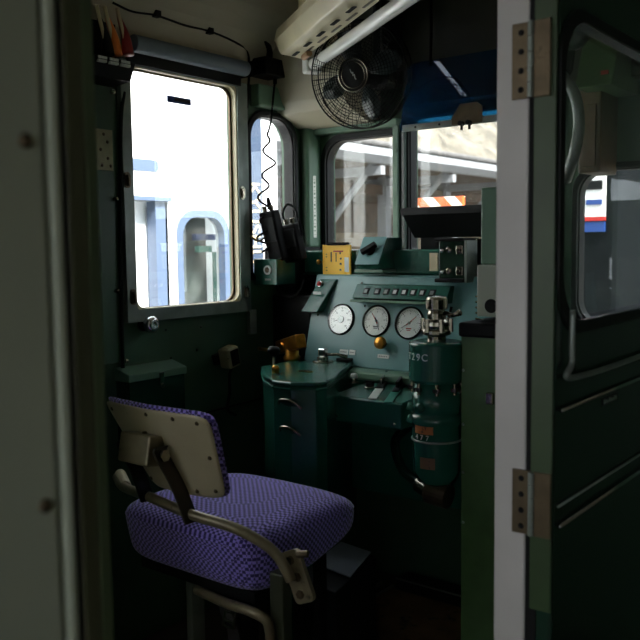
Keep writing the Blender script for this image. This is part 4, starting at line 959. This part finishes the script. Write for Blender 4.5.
# ---- hand microphone
p = onx(230, 357, XL+.05)
t = thing('hand_microphone', 'brown-grey hand microphone hanging on the green side wall', 'microphone', (XL, p.y, p.z-.05))
M = Matrix.Translation(p) @ Matrix.Rotation(math.radians(12), 4, 'X')
b = nb(); bx(b, (-.03, -.036, -.04), (.03, .030, .042), M); lin('case', b, hingec, t, bevel=.010, seg=3)
b = nb(); bx(b, (.029, -.024, -.030), (.033, .020, .034), M); g_ = lin('grille', b, black, t, bevel=.002)
b = nb(); bx(b, (-.02, -.026, .041), (.024, .022, .045), M); lin('top_clip', b, hingec, t, bevel=.002)
b = nb(); bx(b, (XL-p.x, -.05, -.02), (-.025, .0, .02), M); lin('wall_bracket', b, blackm, t)
pts = [M @ V3((0, 0, -.04)), p+V3((-.01, .005, -.08)), p+V3((-.035, .03, -.15)), p+V3((-.040, .02, -.22)), p+V3((-.03, .06, -.25))]
lin('cord', tube(nb(), smoothpts(pts), .006, 8), blackm, t, smooth=True)

# ---- green button box + radios
a, c = onx(252, 259, XL+.10), onx(277, 284, XL+.10)
t = thing('button_box', 'dark green box with a round ringed button below the corner window', 'switch box', (XL+.05, (a.y+c.y)/2, c.z))
ya, yb = ony(252, 270, 2.64).x, ony(277, 270, 2.64).x
q0 = ony(252, 259, 2.60); q1 = ony(277, 285, 2.60)
lin('housing', box((XL+.0, 2.60, q1.z), (q1.x, 2.72, q0.z)), conseg, t, bevel=.003)
o = ony(268, 270, 2.60); b = nb(); lathe(b, [(.019, 0), (.019, .006), (.013, .008), (.013, .003), (0, .003)], o, (0, -1, 0), 28); lin('button_ring', b, inkw, t, smooth=False)
b = nb(); lathe(b, [(.012, .002), (.011, .008), (0, .009)], o, (0, -1, 0), 24); lin('button', b, bronze, t, smooth=True)
o = ony(268, 279.5, 2.60); b = nb(); bx(b, o+V3((-.016, -.001, -.004)), o+V3((.016, 0, .004))); lin('label', b, alu, t)
def radio(name, lab, cx, cy, w_, h_, d_, Y):
    o = ony(cx, cy, Y); t = thing(name, lab, 'radio', o-V3((0, 0, h_)), 'radios in the corner')
    M = Matrix.Translation(o) @ Matrix.Rotation(math.radians(-6), 4, 'Y') @ Matrix.Rotation(math.radians(10), 4, 'X')
    b = nb(); bx(b, (-w_, -d_, -h_), (w_, d_, h_), M); lin('case', b, black, t, bevel=.010, seg=3)
    b = nb(); bx(b, (-w_+.006, -d_-.004, -h_*.2), (w_-.006, -d_, h_*.75), M); f = lin('front_plate', b, darkbox, t, bevel=.003)
    b = nb(); bx(b, (-w_*.9, -d_-.004, h_*.62), (w_*.9, d_, h_*.72), M); lin('trim_band', b, darkbox, t, bevel=.002)
    for u in (-.5, .4):
        b = nb(); cyl(b, M @ V3((w_*u, 0, h_)), M @ V3((w_*u, 0, h_+.022)), .010, n=14); lin('knob', b, nickel, t, bevel=.002)
    return t, M
r1, M1 = radio('radio_handset', 'taller black radio handset, left of the two in the corner window', 274, 236, .040, .105, .024, 2.63)
b = nb(); tube(b, [M1 @ V3((.01, 0, .11)), M1 @ V3((.01, 0, .16))], [.012, .007], 12); lin('aerial', b, black, r1, smooth=True)
r2, M2 = radio('radio_handset', 'broader black radio handset with a looped lead, right of the two in the corner window', 294, 242, .038, .078, .024, 2.70)
b = nb(); tube(b, smoothpts([M2 @ V3((-.03, 0, .08)), M2 @ V3((-.026, 0, .13)), M2 @ V3((.008, 0, .158)), M2 @ V3((.042, 0, .13)), M2 @ V3((.050, 0, .07)), M2 @ V3((.044, .01, .02))]), .0055, 8); lin('lead_loop', b, blackm, r2, smooth=True)
# bracket and base beneath radios
o = ony(287, 275, 2.78)
t = thing('radio_mount', 'black radio mount filling the corner below the two handsets', 'radio mount', o-V3((0, 0, .1)))
lin('mount_box', box((XL+.012, 2.735, 1.27), (-2.275, 2.92, 1.45)), blackm, t, bevel=.012)
p = ony(262, 248, 2.78); lin('cradle', box((XL+.01, 2.655, 1.385), (-2.25, 2.73, 1.45)), black, t, bevel=.008)
b = nb(); tube(b, smoothpts([ony(276, 286, 2.70), ony(281, 294, 2.69), ony(292, 297, 2.68), ony(300, 290, 2.70), ony(304, 280, 2.72)]), .006, 8); lin('looped_lead', b, black, t, smooth=True)
b = nb(); tube(b, smoothpts([onx(250, 236, XL+.05), onx(259, 241, XL+.06), onx(267, 234, XL+.07), onx(270, 224, XL+.07)]), .0045, 8); lin('brown_lead', b, bronze, t, smooth=True)
# body hanging below
o = ony(284, 330, 2.76)
t = thing('speaker_box', 'black equipment box in the dark corner behind the console', 'box', (XL+.12, 2.76, .98))
lin('case', box((XL+.01, 2.70, .98), (-2.165, 2.95, 1.25)), blackm, t, bevel=.01)
p = ony(262, 297, 2.70); b = nb(); lathe(b, [(0, 0), (.03, 0), (.028, .006), (.02, .004), (0, .004)], p, (0, -1, 0), 28); lin('speaker_cone', b, blackm, t)
# coiled cord
pts = []
top = V3((XL+.05, jb.y+.02, onx(268, 80, XL+.03).z)); ctr = [(271, 80), (271, 120), (267, 140), (270, 165), (263, 190), (266, 215), (262, 235), (266, 252)]
cps = [onx(px, py, XL+.06) for px, py in ctr]; cps[0] = top; path = smoothpts(cps, 40)
N_ = len(path)
for i, p in enumerate(path):
    u = i/(N_-1); am = 0 if u < .22 else min(1, (u-.22)*8)*.020; ph = u*2*PI*7.5
    pts.append(p+V3((am*math.sin(ph), am*1.2*math.cos(ph), 0)))
tag(lin('coiled_cord', tube(nb(), pts, .0048, 6), black, smooth=True), 'curly black cord hanging from the junction box in front of the corner window', 'cord')

# ============================================================ CHAIR
sx0, sx1, sy0, sy1, sz0, sz1 = -1.905, -1.365, 1.47, 1.97, .56, .745
CH = thing('driver_seat', 'swivel driver seat in purple checked moquette with a cream metal back plate', 'chair', ((sx0+sx1)/2, (sy0+sy1)/2, 0))
def superbox(bm, c, h, e=.35, n=40, m=20, fn=None, ev=None):
    ev = ev or e
    def sp(v, p): return math.copysign(abs(v)**p, v)
    rows = []
    for i in range(m+1):
        ph = -PI/2+PI*i/m; row = []
        if i in (0, m):
            p = V3((0, 0, sp(math.sin(ph), ev)*h[2])); p = fn(p) if fn else p; rows.append([bm.verts.new(V3(c)+p)]); continue
        for k in range(n):
            th = 2*PI*k/n
            p = V3((sp(math.cos(ph), ev)*sp(math.cos(th), e)*h[0], sp(math.cos(ph), ev)*sp(math.sin(th), e)*h[1], sp(math.sin(ph), ev)*h[2]))
            if fn: p = fn(p)
            row.append(bm.verts.new(V3(c)+p))
        rows.append(row)
    for A, B in zip(rows, rows[1:]):
        for k in range(n):
            j = (k+1) % n
            if len(A) == 1: bm.faces.new((A[0], B[k], B[j]))
            elif len(B) == 1: bm.faces.new((A[k], B[0], A[j]))
            else: bm.faces.new((A[k], A[j], B[j], B[k]))
    return bm
hx, hy, hz = (sx1-sx0)/2, (sy1-sy0)/2, (sz1-sz0)/2
def cush(p):
    u, v, w_ = p.x/hx, p.y/hy, p.z/hz
    if w_ > 0: p.z += .018*(1-u*u)*(1-v*v)*w_ - .035*max(0, v)**3*w_
    if w_ < 0 and v > -.2: p.z += .075*(v+.2)/1.2*(-w_)       # thinner towards the front
    p.x *= 1-.10*max(0, v)**2 - .03*(1-w_)*.5
    p.y += .02*(w_)*(-1 if v < 0 else .4)*abs(v)
    return p
b = nb(); superbox(b, ((sx0+sx1)/2, (sy0+sy1)/2, (sz0+sz1)/2), (hx, hy, hz), .28, 96, 40, cush, .38); seat = lin('seat', b, fabric, CH, smooth=True)
# piping along the front/top edges
b = nb(); pp = []
for k in range(64):
    th = 2*PI*k/64
    def sp(v, p): return math.copysign(abs(v)**p, v)
    p = cush(V3((sp(math.cos(th), .28)*hx*.985, sp(math.sin(th), .28)*hy*.985, hz*.55)))
    pp.append(V3(((sx0+sx1)/2, (sy0+sy1)/2, (sz0+sz1)/2))+p)
pp.append(pp[0]); tube(b, pp, .004, 6, cap=False); lin('piping', b, fabric, seat, smooth=True)
# pan
lin('seat_pan', prism(nb(), [(sx0+.05, sy0+.05, sz0-.02), (sx1-.05, sy0+.05, sz0-.02), (sx1-.05, sy1-.06, sz0+.04), (sx0+.05, sy1-.06, sz0+.04)], (0, 0, .03)), blackm, CH)
# backrest: frame tilted, curved about vertical axis
BT = [ony(101, 397, 1.40), ony(204, 412, 1.40)]; 
bt_l, bt_r = ony(101, 398, 1.40), ony(209, 416, 1.37)
bb_r, bb_l = ony(227, 500, 1.44), ony(152, 484, 1.46)
def bq(u, v):
    """u 0..1 left-right, v 0..1 bottom-top on the back shell (rear side)"""
    lo = bb_l.lerp(bb_r, u); hi = bt_l.lerp(bt_r, u); p = lo.lerp(hi, v)
    p.y -= .028*(1-(2*u-1)**2) - .005
    return p
def shell(outw, th, off, nu=40, nv=28, e=.13, crown=0):
    bm = nb(); rowsF, rowsB = [], []
    def pt_(uu, vv, o_):
        p = bq(.5+.5*uu, .5+.5*vv); p2 = bq(.5+.5*uu+.01, .5+.5*vv); p3 = bq(.5+.5*uu, .5+.5*vv+.01)
        n_ = (p2-p).cross(p3-p).normalized()
        if n_.y < 0: n_ = -n_
        return p+n_*o_
    def sp(v, p): return math.copysign(abs(v)**p, v)
    cF = bm.verts.new(pt_(0, 0, off+th+crown)); cB = bm.verts.new(pt_(0, 0, off)); 
    N_ = 72; prevF = prevB = None
    for s_ in [k/14 for k in range(1, 15)]:
        rf = []; rb = []
        for k in range(N_):
            th_ = 2*PI*k/N_; uu = sp(math.cos(th_), e*1.6)*s_*outw; vv = sp(math.sin(th_), e*1.6)*s_*outw
            edge = max(0, (s_-.8)/.2); drop = (1-math.sqrt(max(0, 1-edge*edge)))*th*.5
            rf.append(bm.verts.new(pt_(uu, vv, off+th+crown*(1-s_*s_)-drop))); rb.append(bm.verts.new(pt_(uu, vv, off+drop*.8)))
        for k in range(N_):
            j = (k+1) % N_
            if prevF is None: bm.faces.new((cF, rf[k], rf[j])); bm.faces.new((cB, rb[j], rb[k]))
            else: bm.faces.new((prevF[k], rf[k], rf[j], prevF[j])); bm.faces.new((prevB[k], prevB[j], rb[j], rb[k]))
        prevF, prevB = rf, rb
    for k in range(N_):
        j = (k+1) % N_; bm.faces.new((prevF[k], prevB[k], prevB[j], prevF[j]))
    return bm, pt_
b, ptf = shell(1.03, .018, .004, crown=.008); back = lin('backrest', b, fabric, CH, smooth=True)
b, _ = shell(.985, .005, -.003); pl_ = lin('back_plate', b, seatb, back, smooth=True)
for u, v in ((-.82, .8), (0, .86), (.80, .8), (.86, .0), (.82, -.8), (0, -.86), (-.86, 0), (-.8, -.8), (.45, .84), (.45, -.85)):
    p = ptf(u, v, -.003); b = nb(); lathe(b, [(0, 0), (.006, 0), (.004, .003), (0, .003)], p, ptf(u, v, -.01)-ptf(u, v, 0), 12); lin('screw', b, bronze, pl_, smooth=True)
# pivot bracket box on the back plate
c_ = ony(140, 445, 1.33); 
n_ = (ptf(0, 0, -.01)-ptf(0, 0, 0)).normalized()
a_ = ony(130, 455, 1.36)
lf, rt = ony(121, 446, 1.34), ony(151, 452, 1.34); xu = (rt-lf).normalized(); xu = V3((1, 0, 0))
o = ony(137, 447, 1.345); w2 = abs(rt.x-lf.x)/2
M = Matrix.Translation(o) @ Matrix.Rotation(math.radians(-10), 4, 'X')
b = nb(); bx(b, (-w2, -.012, -.042), (w2, .065, .034), M); brk = lin('pivot_bracket', b, tubec, CH, bevel=.006, seg=3)
b = nb(); cyl(b, M @ V3((-w2-.028, .02, -.01)), M @ V3((w2+.028, .02, -.01)), .010, n=14); cyl(b, M @ V3((w2+.018, .02, -.01)), M @ V3((w2+.030, .02, -.01)), .016, n=6); lin('pivot_bolt', b, nickel, brk)
b = nb(); lathe(b, [(0, 0), (.008, 0), (.005, .005), (0, .005)], M @ V3((0, .02, .034)), (0, 0, 1), 12); lin('screw', b, bronze, brk, smooth=True)
# arms from pivot down to frame tube
yr = 1.425
TP = [ony(117, 477, 1.56), ony(124, 487, 1.49), ony(150, 497, yr), ony(190, 514, yr-.01), ony(232, 527, yr+.01), ony(258, 540, yr+.03), ony(274, 552, yr+.05), ony(284, 566, yr+.06), ony(291, 580, yr+.07)]
for sgn, tgt in ((-1, TP[2]+V3((-.01, 0, 0))), (1, ony(192, 518, yr-.01))):
    A = M @ V3((sgn*(w2+.012), .02, .008)); A0 = M @ V3((sgn*(w2+.012), .02, -.01)); B = tgt
    pth = [A0+V3((0, 0, .02)), A0, A0.lerp(B, .5)+V3((0, .004, 0)), B+V3((0, 0, -.012))]
    b = nb(); 
    for i_ in range(len(pth)-1): pass
    q_ = smoothpts(pth, 6); prev = None
    for k_, p in enumerate(q_):
        r_ = [b.verts.new(p+V3((dx, dy, 0))) for dx, dy in ((-.004, -.022), (.004, -.022), (.004, .022), (-.004, .022))]
        if prev:
            for i in range(4): b.faces.new((prev[i], prev[(i+1) % 4], r_[(i+1) % 4], r_[i]))
        else: b.faces.new(r_[::-1])
        prev = r_
    b.faces.new(prev); 
    for v in b.verts: pass
    lin('back_arm', b, mat('shaded_arm_paint', (58, 50, 40), .4, .3) if sgn > 0 else darkbox, CH, bevel=.002)  # shade on both arms is put into their dark colours
lin('frame_tube', tube(nb(), smoothpts(TP, 8), .0135, 14), tubec, CH, smooth=True)
p = ony(118, 478, 1.55); b = nb(); cyl(b, TP[0]+V3((0, .012, .006)), TP[1]+V3((0, .006, .0)), .017, n=16); lin('tube_sleeve', b, cream2, CH, bevel=.004)
# adjuster bracket at the right side
c_ = ony(295, 573, yr+.09); M = Matrix.Translation(c_) @ Matrix.Rotation(math.radians(-24), 4, 'Y')
b = nb(); plate(b, rr(-.03, -.075, .032, .055, .014), [], lambda u, v: M @ V3((u, 0, v)), (0, .012, 0)); adj = lin('adjuster_plate', b, tubec, CH, bevel=.002)
for u, v in ((.004, -.01), (.0, .032), (-.004, -.052)):
    b = nb(); lathe(b, [(0, 0), (.011, 0), (.010, .008), (0, .008)], M @ V3((u, 0, v)), (0, -1, 0), 6 if v < 0 else 14); lin('bolt', b, nickel if v > 0 else bronze, adj)
p = ony(303, 556, yr+.08); b = nb(); cyl(b, p+V3((-.02, .0, 0)), p+V3((.008, .01, .004)), .009, n=12); lin('adjuster_knob', b, bronze, CH, bevel=.002)
# lower rail and legs
LP_ = [ony(197, 590, 1.52), ony(226, 603, 1.48), ony(250, 611, 1.47), ony(266, 620, 1.48), ony(270, 632, 1.49)]; LP_.append(V3((LP_[-1].x, LP_[-1].y, .02)))
lin('lower_rail', tube(nb(), LP_[:1]+smoothpts(LP_[:5], 6)[1:]+[LP_[5]], .013, 12), tubec, CH, smooth=True)
p = ony(282, 600, 1.52); lin('leg', box((p.x-.028, 1.505, 0), (p.x+.016, 1.54, p.z+.07)), mat('dark_leg_paint', (62, 66, 50), .4, .2), CH, bevel=.004)
p = ony(191, 585, 1.58); lin('leg', box((p.x-.012, 1.57, 0), (p.x+.012, 1.62, sz0+.02)), alu, CH, bevel=.003)
for y_ in (1.84,):
    for x_ in (sx0+.10, sx1-.09): lin('leg', box((x_-.015, y_-.015, 0), (x_+.015, y_+.015, sz0+.05)), blackm, CH, bevel=.003)
b = nb(); cyl(b, ((sx0+sx1)/2+.02, 1.70, .0), ((sx0+sx1)/2+.02, 1.70, sz0), .035, n=24); lathe(b, [(0, .0), (.13, 0), (.13, .02), (.05, .04), (0, .04)], ((sx0+sx1)/2+.02, 1.70, 0), n=28); lin('pedestal', b, blackm, CH)
# belt with buckle
pts = [ony(221, 604, 1.56), ony(226, 612, 1.54), ony(233, 630, 1.55), ony(236, 660, 1.56), ony(236, 690, 1.56)]
BE = thing('strap_with_buckle', 'dark webbing strap with a small metal buckle hanging under the driver seat', 'strap', pts[-1])
b = nb(); q_ = smoothpts([V3((pts[0].x, 1.56, .57))]+pts[1:], 6); prev = None
for p in q_:
    r_ = [b.verts.new(p+V3((dx, dy, 0))) for dx, dy in ((-.022, -.002), (.022, -.002), (.022, .002), (-.022, .002))]
    if prev:
        for i in range(4): b.faces.new((prev[i], prev[(i+1) % 4], r_[(i+1) % 4], r_[i]))
    else: b.faces.new(r_[::-1])
    prev = r_
b.faces.new(prev); lin('webbing', b, strapm, BE)
p = ony(229, 619, 1.535); M = facing(p, (0, -1, .2)); b = nb(); plate(b, rr(-.022, -.024, .022, .024, .005), [rr(-.014, -.004, .014, .014, .003), rr(-.014, -.018, .014, -.010, .002)], fM(M), (0, .006, 0)); lin('buckle', b, nickel, BE, bevel=.001)

# ---- black equipment box in front of seat
P4 = [onz(312, 563, .42), onz(336, 541, .42), onz(371, 553, .42), onz(350, 578, .42)]
t = thing('floor_box', 'dark floor-standing box with a pale grey metal top in front of the seat', 'box', (sum((p.x for p in P4))/4, sum((p.y for p in P4))/4, 0))
q1_, q2_ = onz(376, 556, .412), onz(352, 582, .412)
P5 = [P4[0]+V3((-.0, -.0, -.008)), P4[1]+V3((0, 0, -.008)), q1_, V3((P4[3].x+.02, P4[3].y-.10, .412)), V3((P4[0].x-.0, P4[0].y-.10, .412))]
lin('body', prism(nb(), [V3((p.x, p.y, .0)) for p in P5], (0, 0, .412)), darkbox, t, bevel=.004)
lin('top_plate', prism(nb(), P4, (0, 0, .004)), greytop, t)
b = nb(); p = q1_+V3((-.03, -.02, .008)); lathe(b, [(0, 0), (.004, 0), (0, .003)], p, n=10); lin('screw', b, chrome, t)
o = ony(301, 627, P5[4].y-.002)
# ---- floor hatch, rails
r0, r1_ = onz(415, 566, .05), onz(462, 581, .05)
b = nb(); bx(b, (r0.x, 2.90, .0), (-1.2, 2.99, .045)); lin('x', b, darkbox).name = 'footwell_step'
st = bpy.data.objects['footwell_step']; tag(st, 'dark step at the front of the footwell', 'step')
lin('edge_trim', tube(nb(), [(r0.x, 2.898, .046), (-1.2, 2.898, .046)], .004, 8), railm, st)
t = thing('floor_hatch', 'brown floor plate edged with steel rails in the footwell', 'hatch', (-1.65, 2.55, 0))
A, B = onz(376, 628, .004), onz(418, 566, .004); Cx = onz(400, 640, .004)
lin('plate', box((-1.90, 2.40, .0), (-1.25, 2.88, .006)), mat('brown_worn_plate', (132, 102, 74), .45, var=.4, vscale=7, dirt=(34, 28, 24), dscale=10), t)
for dx in (0, .03, .06): lin('rail', box((-1.96+dx, 2.3, .0), (-1.95+dx, 2.9, .014)), railm if dx != .03 else bronze, t, bevel=.001)
for dy in (0, .025, .05): lin('rail', box((-1.96, 2.34+dy, .0), (-1.2, 2.35+dy, .014)), railm if dy != .025 else bronze, t, bevel=.001)

# ---- things seen through the door glass: hose, brown locker, green lamp box
t = thing('air_hose', 'grey air hose curving down inside, seen through the top of the door glass', 'hose', ony(575, 110, 2.3))
b = nb(); tube(b, smoothpts([ony(562, 75, 2.4), ony(575, 95, 2.35), ony(579, 125, 2.35), ony(574, 155, 2.35), ony(566, 180, 2.4)]), .016, 10); lin('hose', b, alu, t, smooth=True)
b = nb(); o = ony(571, 32, 2.4); lathe(b, [(.05, 0), (.055, .01), (.05, .02), (.03, .02), (0, .015)], o, V3((0, 0, H))-o, 24); lin('round_fitting', b, doorg, t, smooth=True)
b = nb(); tube(b, [o, ony(566, 70, 2.42), ony(562, 78, 2.4)], .02, 10); lin('pipe', b, blackm, t)
b = nb(); tube(b, [o, V3((o.x, o.y+.1, ZC))], .02, 10); lin('hanger', b, blackm, t)
a, c = ony(579, 88, 2.85), ony(600, 172, 2.85)
t = thing('brown_locker', 'brown varnished locker box on the front wall, seen through the door glass', 'locker', ((a.x+c.x)/2, 2.93, c.z))
lin('case', box((a.x, 2.85, c.z), (c.x, YF, a.z)), mat('brown_varnish', (104, 82, 56), .4, var=.3, vscale=10), t, bevel=.006)
lin('door', box((a.x+.015, 2.842, c.z+.02), (c.x-.015, 2.85, a.z-.06)), mat('brown_varnish', (104, 82, 56)), t, bevel=.002)
a, c = ony(575, 36, 2.75), ony(612, 84, 2.75)
t = thing('green_locker', 'pale green equipment box high on the front wall, seen through the door glass', 'box', ((a.x+c.x)/2, 2.88, c.z))
lin('case', prism(nb(), [(a.x, 2.75, c.z), (a.x, 2.82, a.z), (a.x, YF, a.z), (a.x, YF, c.z)], (c.x-a.x, 0, 0)), edgeg, t, bevel=.006)
p = ony(604, 72, 2.74); lin('red_tag', box((p.x-.012, 2.744, p.z-.006), (p.x+.012, 2.75, p.z+.006)), inkr, t)
# ============================================================ LIGHT
w = bpy.data.worlds.new('World'); SC.world = w; w.use_nodes = True
bg = w.node_tree.nodes['Background']; bg.inputs[0].default_value = (.86, .93, 1, 1); bg.inputs[1].default_value = 4.0
sd = bpy.data.lights.new('Sun', 'SUN'); sd.energy = 24; sd.angle = .25; sd.color = (1, .97, .93)
so = bpy.data.objects.new('Sun', sd); C.objects.link(so); so.location = (4, -2, 8)
so.rotation_euler = Vector((-1, .25, -1.25)).to_track_quat('-Z', 'Y').to_euler()
cd = bpy.data.cameras.new('Camera'); cam = bpy.data.objects.new('Camera', cd); C.objects.link(cam)
cam.matrix_world = Matrix(((RV.x, UV.x, -fw.x, 0), (RV.y, UV.y, -fw.y, 0), (RV.z, UV.z, -fw.z, H), (0, 0, 0, 1)))
cd.sensor_width = 36; cd.sensor_fit = 'HORIZONTAL'; cd.lens = F/640*36; cd.clip_start = .02; cd.clip_end = 300
cd.dof.use_dof = True; cd.dof.focus_distance = 2.9; cd.dof.aperture_fstop = 5.6
SC.camera = cam
vs = SC.view_settings; vs.view_transform = 'Standard'; vs.look = 'None'; vs.gamma = 1; vs.use_curve_mapping = False; vs.exposure = 0.0
